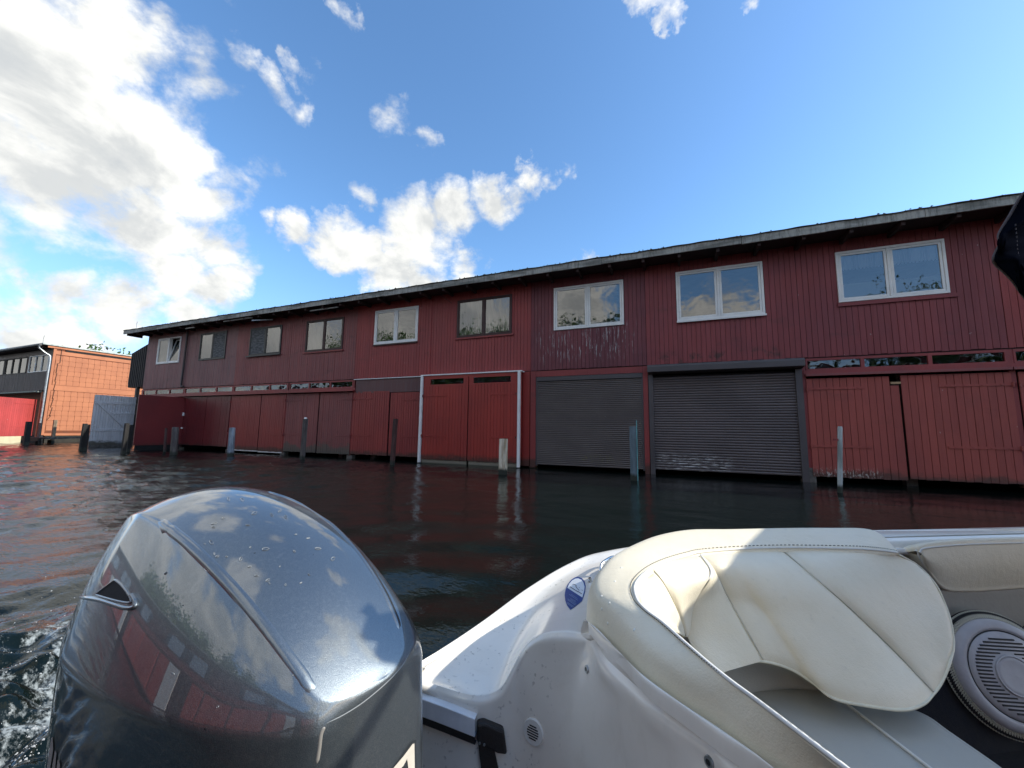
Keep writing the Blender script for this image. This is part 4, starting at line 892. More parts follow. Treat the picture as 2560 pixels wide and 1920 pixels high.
cc = t.mix(t.ramp(nz, .3, .7), (.82, .775, .68), (.87, .83, .745)); zz = t.sep(2)
reg = t.math('MULTIPLY', t.ramp(t.sep(0), -.22, -.36), t.ramp(zz, .66, .60))
cc = t.mix(t.math('MULTIPLY', t.math('MULTIPLY', t.ramp(sp, .60, .68), t.ramp(sm_, .42, .6)), t.math('MULTIPLY', reg, .5)), cc, (.22, .20, .17))
cc = t.mix(t.math('MULTIPLY', t.ramp(st_, .5, .78), .22), cc, (.50, .45, .36))
mGel = t.fin(cc, .26, t.bump(nz, .004), Coat_Weight=.5, Coat_Roughness=.08)
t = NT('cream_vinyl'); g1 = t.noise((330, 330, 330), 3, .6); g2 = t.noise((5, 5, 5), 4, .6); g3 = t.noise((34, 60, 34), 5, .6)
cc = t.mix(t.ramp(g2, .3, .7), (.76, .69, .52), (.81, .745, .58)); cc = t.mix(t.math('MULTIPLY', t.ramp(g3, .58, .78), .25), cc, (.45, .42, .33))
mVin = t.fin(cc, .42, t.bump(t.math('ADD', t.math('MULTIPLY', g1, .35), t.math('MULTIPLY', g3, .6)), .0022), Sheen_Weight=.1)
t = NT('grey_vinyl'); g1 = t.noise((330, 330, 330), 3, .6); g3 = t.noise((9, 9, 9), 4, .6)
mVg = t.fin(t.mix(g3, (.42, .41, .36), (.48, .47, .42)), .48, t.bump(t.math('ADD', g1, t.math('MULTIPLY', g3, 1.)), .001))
mPip = plain('white_piping', (.70, .69, .64), .5, .05); mSti = plain('stitch_shadow', (.13, .12, .10), .8)
# gunwale and stern deck
OUT = [A6(58, 945, .49), A6(80, 900, .50), A6(190, 828, .505), A6(330, 735, .515), A6(480, 630, .53), A6(600, 540, .548), A6(700, 465, .565), A6(810, 392, .582), A6(920, 325, .60), A6(1030, 268, .615), A6(1140, 222, .63), A6(1280, 190, .65), A6(1420, 166, .665), A6(1600, 138, .68), A6(1750, 121, .69), A6(1900, 110, .70),
       A7(460, 98, .703), A7(800, 84, .708), A7(1200, 73, .712), A7(1700, 65, .718), A7(2212, 58, .725)]
OUT += [OUT[-1]+HU*.9+np.array([0, 0, .02]), OUT[-1]+HU*2.2+np.array([0, 0, .05])-HV*.25]
INN = [A6(75, 1000, .487), A6(150, 1028, .483), A6(240, 1058, .478), A6(340, 1088, .472), A6(440, 1106, .468), A6(525, 1092, .47), A6(590, 1050, .485), A6(640, 965, .515), A6(700, 850, .555), A6(770, 762, .595), A6(860, 718, .625), A6(980, 706, .645), A6(1080, 716, .655), A6(1160, 700, .68), A6(1230, 560, .69), A6(1330, 400, .69),
       A6(1500, 290, .69), A6(1760, 190, .69), A7(700, 140, .69), A7(1300, 190, .69), A7(2212, 150, .69)]
INN += [OUT[-2]-HV*.28, OUT[-1]-HV*.28]
rowsD = []
for k_, tt_ in enumerate((0, .03, .07, .13, .22, .4, .6, .8, .93, 1.)):
    dip = (0, .006, .004, -.008, -.014, -.018, -.016, -.010, -.004, 0)[k_]
    rowsD.append([o_*(1-tt_)+i_*tt_+np.array([0, 0, dip]) for o_, i_ in zip(OUT, INN)])
DK = MB().grid(surf(rowsD, 3, 5), flip=True).build('stern_deck', mGel, BT); mods(DK, solid=.02)
# hull side below the gunwale, outward
hs = []
for dz, o_ in ((0, 0), (-.02, .018), (-.05, .022), (-.06, .006), (-.2, .0), (-.42, -.05), (-.62, -.16), (-.85, -.45)):
    r = []
    for i, p in enumerate(OUT):
        a = OUT[max(i-1, 0)]; c = OUT[min(i+1, len(OUT)-1)]; tg = c-a; tg[2] = 0; tg /= np.linalg.norm(tg); nn_ = np.array([-tg[1], tg[0], 0]); r.append(p+nn_*o_+np.array([0, 0, dz]))
    hs.append(r)
MB().grid(surf(hs, 2, 4)).build('hull_side', mGel, BT)
mRub = plain('black_rubber', (.015, .014, .014), .45, .1, 30, .002)
# rounded lip of the shell beneath the bolster
LIPo = [A6(1085, 716, .655), A6(1160, 735, .665), A6(1240, 862, .67), A6(1400, 1012, .675), A6(1600, 1182, .68), A6(1900, 1385, .685), A6(2100, 1560, .69), A6(2320, 1760, .69)]
LIPi = [A6(1130, 640, .70), A6(1200, 705, .705), A6(1330, 835, .71), A6(1480, 992, .715), A6(1700, 1155, .715), A6(2000, 1365, .72), A6(2212, 1505, .725), A6(2420, 1670, .725)]
lr = []
for tt_, dz in ((0, 0), (.25, .018), (.6, .014), (1, 0), (1.15, -.03)): lr.append([o_*(1-tt_)+i_*tt_+np.array([0, 0, dz]) for o_, i_ in zip(LIPo, LIPi)])
MB().grid(surf(lr, 4, 5), flip=False).build('coaming_lip', mGel, BT)
# motor well wall: side and bulkhead under the deck edge
TOP = INN[:12]+[A6(1085, 716, .655)]+LIPo[1:]
ws = []
for dz, off in ((0, 0), (-.012, .008), (-.03, .010), (-.07, .012), (-.2, .022), (-.45, .05), (-.75, .12)):
    r = []
    for i, p in enumerate(TOP):
        a = TOP[max(i-1, 0)]; c = TOP[min(i+1, len(TOP)-1)]; tg = c-a; tg[2] = 0; tg /= np.linalg.norm(tg); nn_ = np.array([tg[1], -tg[0], 0]); r.append(p+nn_*off+np.array([0, 0, dz]))
    ws.append(r)
for k_, np_ in enumerate((0, 0, 0, 1, 4, 8, 14)):
    for _ in range(np_):
        q_ = np.array(ws[k_]); q_[1:-1, :2] = (q_[:-2, :2]+2*q_[1:-1, :2]+q_[2:, :2])/4; ws[k_] = [p for p in q_]
wall = MB().grid(surf(ws, 4, 6), flip=True).build('well_wall', mGel, BT)
dg = bpy.context.evaluated_depsgraph_get()
def bvh_of(o): e_ = o.evaluated_get(dg); m_ = e_.to_mesh(); O_ = ORG[o.name]; b_ = BVHTree.FromPolygons([tuple(v.co+O_) for v in m_.vertices], [tuple(p.vertices) for p in m_.polygons]); e_.to_mesh_clear(); return b_
bw_ = bvh_of(wall); bdk = bvh_of(DK)
def hit(b_, x, y, off=0.):
    d = Vector(pray(x, y)).normalized(); h_, n_, i_, dd = b_.ray_cast(Vector(CAM), d)
    if h_ is None: return None, None
    if n_.dot(d) > 0: n_ = -n_
    return h_+n_*off, n_
def frame(n_):
    a = Vector((0, 0, 1)).cross(n_).normalized(); return a, n_.cross(a).normalized()
def disc(b, c, n_, a, u_, r, h_, seg=24, r2=None):
    r2 = r if r2 is None else r2
    v = [c+(a*math.cos(i*2*math.pi/seg)+u_*math.sin(i*2*math.pi/seg))*r for i in range(seg)]; v2 = [c+n_*h_+(a*math.cos(i*2*math.pi/seg)+u_*math.sin(i*2*math.pi/seg))*r2 for i in range(seg)]
    b.add(v+v2, [tuple(range(seg, 2*seg))]+[(i, (i+1) % seg, seg+(i+1) % seg, seg+i) for i in range(seg)])
for px in ((1125, 938), (1895, 1520)):
    c, n_ = hit(bw_, *z6(*px)); a, u_ = frame(n_); b = MB(); disc(b, c, n_, a, u_, .0085, .003, 20, .0075); S_ = b.build('screw', mSteel, BT)
    b = MB(); disc(b, c+n_*.0031, n_, a, u_, .0045, .0003, 6); b.build('screw_socket', mBlackF, S_)
c, n_ = hit(bw_, *z6(790, 1330)); a, u_ = frame(n_); b = MB(); disc(b, c, n_, a, u_, .029, .005, 36, .027); V_ = b.build('drain_grille', plain('white_plastic', (.75, .74, .70), .4), BT)
for i in range(6):
    q_ = (-.0135+i*.0054); hw = math.sqrt(max(.0001, .0165**2-q_*q_)); b = MB()
    cc_ = c+n_*.0056+u_*q_; b.add([cc_-a*hw-u_*.0016, cc_+a*hw-u_*.0016, cc_+a*hw+u_*.0016, cc_-a*hw+u_*.0016], [(0, 1, 2, 3)]); b.build('slot', mDark, V_)
# ledge strip along the well wall, its rubber seal and corner cap
pts = [hit(bw_, *z6(x, y))[0] for x, y in ((82, 1112), (160, 1140), (250, 1173), (340, 1208), (436, 1246))]
n0 = hit(bw_, *z6(250, 1180))[1]
def strip(name, mat, z_a, z_b, o_a, o_b):
    g = [[p+n0*o_+Vector((0, 0, z_)) for p in pts] for z_, o_ in ((z_a, 0), (z_a, o_b), (z_b, o_b), (z_b, 0))]; return mods(MB().grid(g, smooth=False).build(name, mat, BT), bevel=.002)
strip('ledge_strip', plain('white_plastic_strip', (.72, .74, .76), .3), .012, -.030, 0, .022); strip('rubber_seal', mRub, -.031, -.050, 0, .018)
c, n_ = hit(bw_, *z6(520, 1330)); a, u_ = frame(n_)
b = MB(); q4 = [hit(bw_, *z6(x, y))[0] for x, y in ((432, 1250), (475, 1240), (600, 1290), (620, 1440), (560, 1432), (430, 1360))]
b.prism([p-n_*.004 for p in q4], n_*.026); mods(b.build('corner_cap', mRub, BT), bevel=.006, seg=2)
q5 = [hit(bw_, *z6(x, y))[0] for x, y in ((436, 1350), (540, 1420), (585, 1640), (470, 1640))]
if all(p is not None for p in q5): b = MB(); b.prism([p-n_*.004 for p in q5], n_*.014); b.build('rubber_edge', mRub, BT)
for px in ((452, 1360), (478, 1370)):
    h_, nn_ = hit(bw_, *z6(*px)); b = MB(); disc(b, h_+nn_*.022, nn_, *frame(nn_), .003, .002, 10); b.build('rivet', mSteel, BT)
# transom face beside the well (aft end) closing the shell
e0 = OUT[0]; i0 = INN[0]
MB().add([e0, i0, i0+np.array([.0, 0, -.8]), e0+np.array([0, 0, -.8])], [(0, 1, 2, 3)]).build('transom', mGel, BT)

# bolster: fat roll round the seat corner
BO = [A6(2900, 1960, .71), A6(2212, 1500, .71), A6(1950, 1328, .70), A6(1700, 1152, .70), A6(1480, 990, .695), A6(1330, 832, .69), A6(1205, 705, .69), A6(1142, 630, .69), A6(1124, 545, .69), A6(1155, 455, .70), A6(1250, 335, .715), A6(1400, 243, .725), A6(1560, 175, .735), A7(60, 140, .742), A7(320, 132, .745), A7(700, 130, .745), A7(1000, 128, .745), A7(1200, 131, .742), A7(1300, 158, .74), A7(1400, 212, .735)]
BS = [A6(2900, 1690, .775), A6(2212, 1162, .775), A6(2050, 1042, .775), A6(1900, 922, .775), A6(1750, 790, .775), A6(1600, 655, .775), A6(1500, 580, .775), A6(1440, 510, .775), A6(1424, 425, .773), A6(1465, 360, .77), A6(1540, 305, .766), A6(1640, 262, .762), A6(1760, 228, .757), A7(150, 212, .755), A7(400, 192, .753), A7(640, 184, .752), A7(900, 186, .75), A7(1150, 192, .747), A7(1300, 203, .742), A7(1400, 216, .738)]
br = []
for tt_, hh in ((-.02, -.05), (0, 0), (.06, .035), (.2, .05), (.45, .040), (.7, .024), (.9, .010), (1.0, 0), (1.035, -.012)):
    r = []
    for i, (o_, i_) in enumerate(zip(BO, BS)):
        wdt = np.linalg.norm(o_-i_); r.append(o_*(1-tt_)+i_*tt_+np.array([0, 0, hh*min(1, wdt/.16)]))
    br.append(r)
BG = surf(br, 5, 6)
BLS = MB().grid(BG).build('bolster', mVin, BT)
def path_tube(name, P_, r, mat, n=6, par=BT, sub=6): return MB().tube([tuple(p) for p in cr1(P_, sub)], r, n).build(name, mat, par)
path_tube('piping', [p+np.array([0, 0, .003]) for p in BS], .0032, mPip)
sl_ = [o_*.09+i_*.91+np.array([0, 0, .0125]) for o_, i_ in zip(BO, BS)]
sp_ = cr1([o_*.08+i_*.92+np.array([0, 0, .010]) for o_, i_ in zip(BO, BS)], 40)
b = MB()
for i in range(0, len(sp_)-3, 4): b.tube([sp_[i], sp_[i+2]], .0012, 4)
tag(b.build('stitching', mSti, BT), kind='stuff')

# seat back: inner cushions, in three sewn panels
def cushion(name, rows_, mat, puff=.012, nu=6, nv=6, par=BT, thick=0, edge=True):
    g = surf(rows_, nu, nv); a, b_ = g.shape[:2]
    gu = np.gradient(g, axis=0); gv = np.gradient(g, axis=1); nn_ = np.cross(gu, gv); nn_ /= np.linalg.norm(nn_, axis=2)[..., None]+1e-9
    cdir = CAM-g; sgn = np.sign(np.mean((nn_*cdir).sum(2))); nn_ *= sgn
    U_, V_ = np.meshgrid(np.linspace(0, 1, a), np.linspace(0, 1, b_), indexing='ij'); k_ = (1-np.abs(2*U_-1)**6)*(1-np.abs(2*V_-1)**6)
    edgef = np.clip(np.minimum(np.minimum(U_, 1-U_)*14, np.minimum(V_, 1-V_)*14), 0, 1)**.5
    g = g+nn_*(puff*(k_*.6+edgef*.4))[..., None]
    o_ = MB().grid(g, flip=(sgn < 0)).build(name, mat, par)
    if thick: mods(o_, solid=thick)
    return o_
def coons(left, right, top, bot):      # left/right run down, top/bot run across
    m, n = len(left), len(top); G_ = np.zeros((m, n, 3))
    for i in range(m):
        v_ = i/(m-1)
        for j in range(n):
            u_ = j/(n-1); G_[i, j] = (1-u_)*left[i]+u_*right[i]+(1-v_)*top[j]+v_*bot[j]-((1-u_)*(1-v_)*top[0]+u_*(1-v_)*top[-1]+(1-u_)*v_*bot[0]+u_*v_*bot[-1])
    return G_
# corner piece (two panels), each row runs from the seam down
seam0 = [A6(1535, 312, .763), A6(1600, 390, .738), A6(1660, 500, .69), A6(1705, 610, .635), A6(1745, 735, .575)]
arc = [A6(1535, 312, .764), A6(1470, 362, .764), A6(1432, 425, .764), A6(1442, 505, .764), A6(1500, 582, .762), A6(1600, 657, .745), A6(1745, 735, .58)]
flap = [A6(1838, 224, .754), A6(1905, 335, .728), A6(1850, 425, .695), A6(1785, 545, .640), A6(1758, 735, .560)]
a_, s_0 = resample(cr1(arc, 6), 13), resample(cr1(seam0, 6), 13)
cushion('corner_cushion', [[p*(1-t_)+q_*t_+np.array([-.010, .006, -.010])*math.sin(math.pi*t_) for p, q_ in zip(a_, s_0)] for t_ in (0, .25, .5, .75, 1)], mVin, .008, 4, 3)
f_ = resample(cr1(flap, 6), 9); s_1 = resample(cr1(seam0, 6), 9); tp_ = resample(cr1([A6(1535, 312, .763), A6(1620, 268, .760), A6(1720, 238, .757), A6(1838, 224, .754)], 4), 6)
# main backrest: rows from top seam to lower lobe
def lobe(cols_top, cols_bot, bul=.0, n=4):
    r = []
    for i in range(n+1):
        t_ = i/n; r.append([p*(1-t_)+q_*t_+HV*(-bul*math.sin(math.pi*t_)) for p, q_ in zip(cols_top, cols_bot)])
    return r
pA_t = [A7(130, 224, .748), A7(300, 205, .746), A7(470, 192, .745), A7(640, 187, .744)]
pA_b = [A7(262, 978, .50), A7(340, 935, .50), A7(430, 912, .50), A7(535, 905, .50)]
# panel 1 between the first two seams is narrow at the top: seam 1 runs (130,224)->(535,905), seam 2 (640,187)->(1630,1112)
s1t = [A7(132, 226, .748), A7(215, 330, .715), A7(310, 500, .640), A7(420, 700, .570), A7(535, 905, .500)]
s2t = [A7(645, 188, .744), A7(830, 345, .700), A7(1090, 570, .610), A7(1370, 840, .500), A7(1628, 1110, .415)]
l0 = flap[:4]+[A6(1757, 740, .56), A7(255, 985, .50)]; l0 = list(resample(cr1(l0, 5), 5))
def between(a, c, n, bow=0.): return [[p*(1-t_)+q_*t_ for p, q_ in zip(a, c)] for t_ in np.linspace(0, 1, n)]
cushion('backrest_panel', between(l0, s1t, 4), mVin, .008)
bowB = [A7(850, 1035, .445), ]
botB = [A7(535, 905, .50), A7(700, 950, .48), A7(850, 1040, .455), A7(985, 1142, .435), A7(1200, 1190, .425), A7(1430, 1216, .415), A7(1560, 1180, .413), A7(1628, 1112, .415)]
topB = [A7(132, 226, .748), A7(200, 215, .748), A7(280, 207, .747), A7(360, 200, .747), A7(440, 195, .746), A7(520, 191, .745), A7(590, 189, .744), A7(645, 188, .744)]
cushion('corner_cushion', coons(s_1, f_, tp_, np.array([s_1[-1]*(1-t_)+f_[-1]*t_ for t_ in np.linspace(0, 1, 6)])), mVin, .010, 3, 4)
s1r = resample(cr1(s1t, 6), 7); s2r = resample(cr1(s2t, 6), 7); tB = resample(cr1(topB, 4), 10); bB = resample(cr1(botB, 5), 10)
cushion('backrest_panel', coons(s1r, s2r, tB, bB), mVin, .014, 4, 4)
botC = [A7(1628, 1112, .415), A7(1665, 1065, .425), A7(1700, 1000, .44), A7(1735, 910, .47)]
rightC = [A7(1400, 216, .735), A7(1530, 292, .69), A7(1640, 410, .64), A7(1702, 540, .585), A7(1740, 660, .545), A7(1757, 800, .50), A7(1735, 910, .47)]
topC = [A7(645, 188, .744), A7(900, 190, .744), A7(1150, 196, .742), A7(1400, 216, .735)]
cushion('backrest_panel', coons(s2r, resample(cr1(rightC, 5), 7), resample(cr1(topC, 5), 8), resample(cr1(botC, 5), 8)), mVin, .014, 4, 4)
for P_, r_ in ((s1t, .002), (s2t, .002)): path_tube('seam', [p+np.array([0, -.003, .004]) for p in P_], r_, plain('seam_line', (.55, .51, .40), .6))
path_tube('seam', [p+np.array([0, 0, .003]) for p in seam0], .0018, plain('seam_line', (.55, .51, .40), .6))
edge = [A7(250, 985, .50), A7(340, 935, .50), A7(430, 912, .50), A7(535, 905, .50)]+botB[1:-1]+[A7(1628, 1112, .415)]+botC[1:-1]+rightC[::-1]
path_tube('piping', [p-np.array([0, 0, .002]) for p in edge], .0042, plain('cream_piping', (.72, .68, .52), .45))
path_tube('piping', [p+np.array([0, -.002, .004]) for p in flap], .0026, mPip)
# back of the pad so that it has body
bk = [p+HV*.05+np.array([0, 0, -.0]) for p in edge]
MB().grid([[p for p in edge], bk]).build('backrest_side', mVin, BT)
# lower seat back (grey, wrinkled) and seat
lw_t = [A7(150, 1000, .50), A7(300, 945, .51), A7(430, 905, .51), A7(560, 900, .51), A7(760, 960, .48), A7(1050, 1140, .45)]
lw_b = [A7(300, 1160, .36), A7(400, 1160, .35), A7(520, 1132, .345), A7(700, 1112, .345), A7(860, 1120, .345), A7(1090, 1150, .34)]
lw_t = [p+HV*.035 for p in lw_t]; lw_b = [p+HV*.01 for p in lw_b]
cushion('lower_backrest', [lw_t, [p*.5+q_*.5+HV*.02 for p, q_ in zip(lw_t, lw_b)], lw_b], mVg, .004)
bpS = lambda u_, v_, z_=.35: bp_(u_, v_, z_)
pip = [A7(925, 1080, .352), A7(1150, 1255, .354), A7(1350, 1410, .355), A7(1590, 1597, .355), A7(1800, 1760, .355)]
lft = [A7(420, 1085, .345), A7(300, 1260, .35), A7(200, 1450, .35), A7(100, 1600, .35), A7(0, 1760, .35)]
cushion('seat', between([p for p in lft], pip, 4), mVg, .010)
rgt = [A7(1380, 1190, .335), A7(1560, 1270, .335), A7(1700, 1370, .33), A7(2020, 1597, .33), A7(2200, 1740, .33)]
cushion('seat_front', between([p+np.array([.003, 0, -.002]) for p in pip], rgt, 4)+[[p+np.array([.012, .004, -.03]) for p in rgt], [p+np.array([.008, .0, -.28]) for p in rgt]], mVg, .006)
path_tube('piping', [p+np.array([0, 0, .006]) for p in pip], .0038, mPip); 
# shell under the bolster's cockpit side, floor, inner side
MB().grid([[p+np.array([.01, 0, -.01]) for p in BS[:9]], [p+np.array([.05, 0, -.42]) for p in BS[:9]]]).build('seat_back', mVin, BT)
mFl = plain('dark_carpet', (.006, .007, .012), .95, .3, 60, .003)
b = MB(); fl_ = [bp_(.2, -1.0, .02), bp_(3.6, -1.0, .02), bp_(3.6, 1.5, .02), bp_(1.0, 1.5, .02)]; b.prism(fl_, (0, 0, .03)); b.build('cockpit_floor', mFl, BT)
# inner side wall with padded panel
gi = [[bp_(u_, 1.50-.0*k_, z_) for u_ in np.linspace(1.3, 4.0, 12)] for k_, z_ in ((0, .72), (1, .6), (2, .55), (3, .52))]
gi[0] = [p for p in gi[0]]
MB().grid([[bp_(u_, v_, z_) for u_ in (.9, 4.0)] for v_, z_ in ((1.50, .52), (1.36, .30), (1.26, .03))], flip=True).build('side_carpet', mFl, BT)
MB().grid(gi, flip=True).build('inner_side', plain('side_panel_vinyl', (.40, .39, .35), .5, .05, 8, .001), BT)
MB().grid([[bp_(u_, v_, z_) for u_ in np.linspace(1.3, 4.0, 16)] for v_, z_ in ((1.62, .715), (1.55, .722), (1.495, .715), (1.47, .695), (1.465, .66))], flip=True).build('inner_gunwale', mGel, BT)
PV = 1.40
padp = [atv(*z7(x, y), PV) for x, y in ((1512, 200), (1530, 165), (1640, 142), (1800, 128), (2000, 121), (2230, 116))]
padb = [atv(*z7(x, y), PV) for x, y in ((1530, 225), (1600, 340), (1690, 440), (1850, 455), (2030, 445), (2230, 432))]
for L_ in (padp, padb): L_.append(L_[-1]+HU*.8)
padp = [p+HV*.0 for p in padp]; 
cushion('side_pad', [[p+HV*.05-np.array([0,0,.02]) for p in padp], padp, [p*.9+q_*.1-HV*.012 for p, q_ in zip(padp, padb)], [p*.5+q_*.5-HV*.018 for p, q_ in zip(padp, padb)], [p*.1+q_*.9-HV*.008 for p, q_ in zip(padp, padb)], padb, [q_+HV*.06 for q_ in padb]], mVin, .004)
path_tube('piping', [p-HV*.003 for p in [padp[0], padp[1]]+[q_ for q_ in padb]], .004, mPip)
path_tube('piping', [p*.93+q_*.07-HV*.016 for p, q_ in zip(padp, padb)], .0035, mPip)
# lower side panel, slightly proud
lo = [[atv(*z7(x, y), PV+.01) for x, y in r_] for r_ in (((1600, 430), (1800, 450), (2230, 430)), ((1640, 540), (1850, 545), (2230, 545)), ((1660, 665), (1860, 655), (2230, 680)))]
lo = [r_+[r_[-1]+HU*.8] for r_ in lo]
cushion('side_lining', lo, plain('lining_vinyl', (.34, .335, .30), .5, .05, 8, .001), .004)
# speaker in its mesh covered pod
z8 = lambda x, y: (2300+x/4.146, 1520+y/4.146)
SV = 1.27; sc0 = Vector(atv(*z8(930, 690), SV)); sn = Vector(tuple(-HV*.93-HU*.22+np.array([0, 0, .30]))).normalized(); sa, su = frame(sn); sa = -sa if sa.dot(Vector(tuple(HU))) < 0 else sa; su = sn.cross(sa)
if su.z < 0: su = -su
def ringgrid(name, prof, mat, par, seg=72, squash=1.):
    g = [[sc0+sn*h_+(sa*math.cos(i*2*math.pi/seg)+su*squash*math.sin(i*2*math.pi/seg))*r_ for i in range(seg+1)] for r_, h_ in prof]; return MB().grid([[tuple(p) for p in r_] for r_ in g], flip=True).build(name, mat, par)
RS = .150
t = NT('dark_mesh'); vo = t.n.new('ShaderNodeTexChecker'); vo.inputs['Scale'].default_value = 1; 
mMsh = plain('mesh_cord', (.55, .54, .44), .7)
ringgrid('pod_base', [(RS*1.34, -.03), (RS*1.30, -.012), (RS*1.0, -.004)], mDark, BT)
SPK = ringgrid('speaker', [(RS*1.17, -.006), (RS*1.13, .010), (RS*1.0, .016), (RS*.935, .014), (RS*.93, .011), (RS*.90, .011), (RS*.895, .016), (RS*.7, .020), (RS*.40, .021), (RS*.36, .026), (RS*.30, .024), (RS*.0, .027)], plain('silver_plastic', (.50, .50, .52), .42, .05, 40), BT)
# woven cords of the mesh, as two families of short strands
b = MB()
for fam in (1, -1):
    for i in range(150):
        a0 = i*2*math.pi/150; pts = []
        for k_ in range(5):
            t_ = k_/4; r_ = RS*(1.17+t_*.16); a_ = a0+fam*t_*.10; pts.append(tuple(sc0+sn*(-.004-.018*t_+.001*fam)+(sa*math.cos(a_)+su*math.sin(a_))*r_))
        b.tube(pts, .0024, 4, cap=False)
tag(b.build('mesh_cover', mMsh, BT), kind='stuff')
for r_ in (.918,):
    MB().tube([tuple(sc0+sn*.0125+(sa*math.cos(i*2*math.pi/64)+su*math.sin(i*2*math.pi/64))*RS*r_) for i in range(64)], .0022, 6, closed=True).build('groove_ring', mBlackF, SPK)
MB().tube([tuple(sc0+sn*.0245+(sa*math.cos(i*2*math.pi/40)+su*math.sin(i*2*math.pi/40))*RS*.40) for i in range(40)], .003, 6, closed=True).build('hub_ring', plain('silver_plastic', (.50, .50, .52), .42), SPK)
n = 21
for i in range(n):
    y_ = RS*(.74-1.48*i/(n-1)); W_ = math.sqrt(max(0, (RS*.79)**2-y_*y_)); h0 = math.sqrt(max(0, (RS*.47)**2-y_*y_)) if abs(y_) < RS*.47 else 0
    for sg in ((-1, 1) if h0 else (0,)):
        xa, xb = (-W_, W_) if not h0 else ((-W_, -h0) if sg < 0 else (h0, W_))
        hgt = lambda x_: .0205
        p4 = [sc0+sn*.0195+sa*xa+su*y_, sc0+sn*.0195+sa*xb+su*y_]
        MB().tube([tuple(p4[0]), tuple((p4[0]+p4[1])/2+sn*.0005), tuple(p4[1])], .0030, 6).build('slot', mBlackF, SPK)
cu = bpy.data.curves.new('lettering', 'FONT'); cu.body = 'clarion'; cu.size = .020; cu.extrude = .0004; cu.align_x = 'CENTER'
to = bpy.data.objects.new('lettering_curve', cu); COL.objects.link(to); dg = bpy.context.evaluated_depsgraph_get(); tm = bpy.data.meshes.new_from_object(to.evaluated_get(dg)); bpy.data.objects.remove(to); tm.materials.clear(); tm.materials.append(mBlackF)
cc_ = sc0+sn*.0215-su*RS*.86+sa*.012; lo_ = link('lettering', tm, SPK, cc_); R3 = Matrix((sa, su, sn)).transposed(); lo_.rotation_euler = R3.to_euler()
# sticker, stud and cleat on the stern deck
def deckpoly(name, poly, mat, off, z=z6, bv_=bdk, par=BT, R=4, n=4, zf=None):
    P_ = np.array(poly, float); c = P_.mean(0); vs = [tuple(hit(bv_, *(zf or z)(*c), off)[0])]; k_ = len(P_)*n
    for r in range(1, R+1):
        for i in range(k_):
            a = P_[i//n]; e = P_[(i//n+1) % len(P_)]; q_ = c+((a+(e-a)*((i % n)/n))-c)*r/R; vs.append(tuple(hit(bv_, *(zf or z)(*q_), off)[0]))
    return MB().add(vs, [(0, 1+i, 1+(i+1) % k_) for i in range(k_)]+[(1+r*k_+i, 1+(r+1)*k_+i, 1+(r+1)*k_+(i+1) % k_, 1+r*k_+(i+1) % k_) for r in range(R-1) for i in range(k_)]).build(name, mat, par)
zS = lambda x, y: (1360+x/11.06, 1400+y/11.06)
ob = [(735, 1390), (640, 1270), (590, 1130), (572, 980), (600, 820), (660, 680), (760, 550), (860, 485), (950, 468), (1050, 510), (1120, 590), (1155, 720), (1140, 880), (1100, 1010), (1050, 1150), (960, 1225)]
mBlu = plain('sticker_blue', (.010, .05, .22), .5, .08); mWs = plain('sticker_white', (.66, .70, .74), .4, .03); mInk = plain('sticker_ink', (.06, .07, .09), .5); mPale = plain('sticker_pale_blue', (.30, .42, .62), .4)
STK = deckpoly('sticker', ob, mBlu, .0010, zf=zS)
deckpoly('sticker_field', [(652, 785), (700, 670), (780, 580), (870, 528), (950, 520), (1040, 560), (1095, 640), (1125, 740), (1118, 860), (1065, 1055)], mWs, .0018, zf=zS, par=STK)
def ink(name, pts_, wd, mat, off=.0026):
    pp_ = [hit(bdk, *zS(*p), off)[0] for p in pts_]; return MB().tube([tuple(p) for p in pp_], wd, 4, flat=.3).build(name, mat, STK)
ink('wave_mark', [(785, 700), (820, 688), (860, 700), (900, 730)], .0011, mInk); ink('wave_mark', [(885, 740), (920, 800), (980, 860)], .0013, mInk); ink('wave_mark', [(1020, 850), (1050, 850), (1085, 870)], .0008, mInk); ink('wave_mark', [(985, 770), (975, 800)], .0007, mInk)
for i in range(9): x = 735+i*25; ink('print_line', [(x, 760+i*16), (x+13, 778+i*16)], .0017, mInk)
for i in range(4): x = 955+i*25; ink('print_line', [(x, 892+i*16), (x+13, 908+i*16)], .0017, mInk)
for (a_, c_) in (((750, 965), (930, 1085)), ((710, 975), (940, 1140)), ((740, 1090), (885, 1160)), ((740, 1115), (885, 1195)), ((665, 1095), (900, 1250)), ((665, 1125), (880, 1280)), ((650, 1190), (830, 1315)), ((655, 1225), (800, 1335))):
    ink('print_line', [a_, ((a_[0]+c_[0])/2, (a_[1]+c_[1])/2), c_], .0008, mPale)
c, n_ = hit(bdk, *zS(1285, 610)); mChr = plain('chrome', (.7, .7, .68), .12, .02, 4, metal=1.)
MB().tube([tuple(c), tuple(c+n_*.014)], [.007, .006], 12).build('stud', mChr, BT)
h1, nn1 = hit(bdk, *zS(1580, 430)); h2, _n = hit(bdk, *zS(2010, 150))
up_ = Vector((0, 0, 1)); mid_ = (h1+h2)/2; sd_ = (h2-h1).cross(up_).normalized()*.013
lp = [h1+up_*.006-sd_*.4, h1*.8+h2*.2+up_*.026-sd_, mid_+up_*.032-sd_, h2+up_*.028-sd_, h2+up_*.026+sd_, mid_+up_*.030+sd_, h1*.8+h2*.2+up_*.022+sd_, h1+up_*.004+sd_*.4]
CL = MB().tube([tuple(p) for p in cr1([tuple(p) for p in lp+[lp[0]]], 6)], .0055, 8).build('cleat', mChr, BT)
MB().tube([tuple(h2-up_*.01), tuple(h2+up_*.03)], .008, 8).build('cleat_foot', mChr, CL)
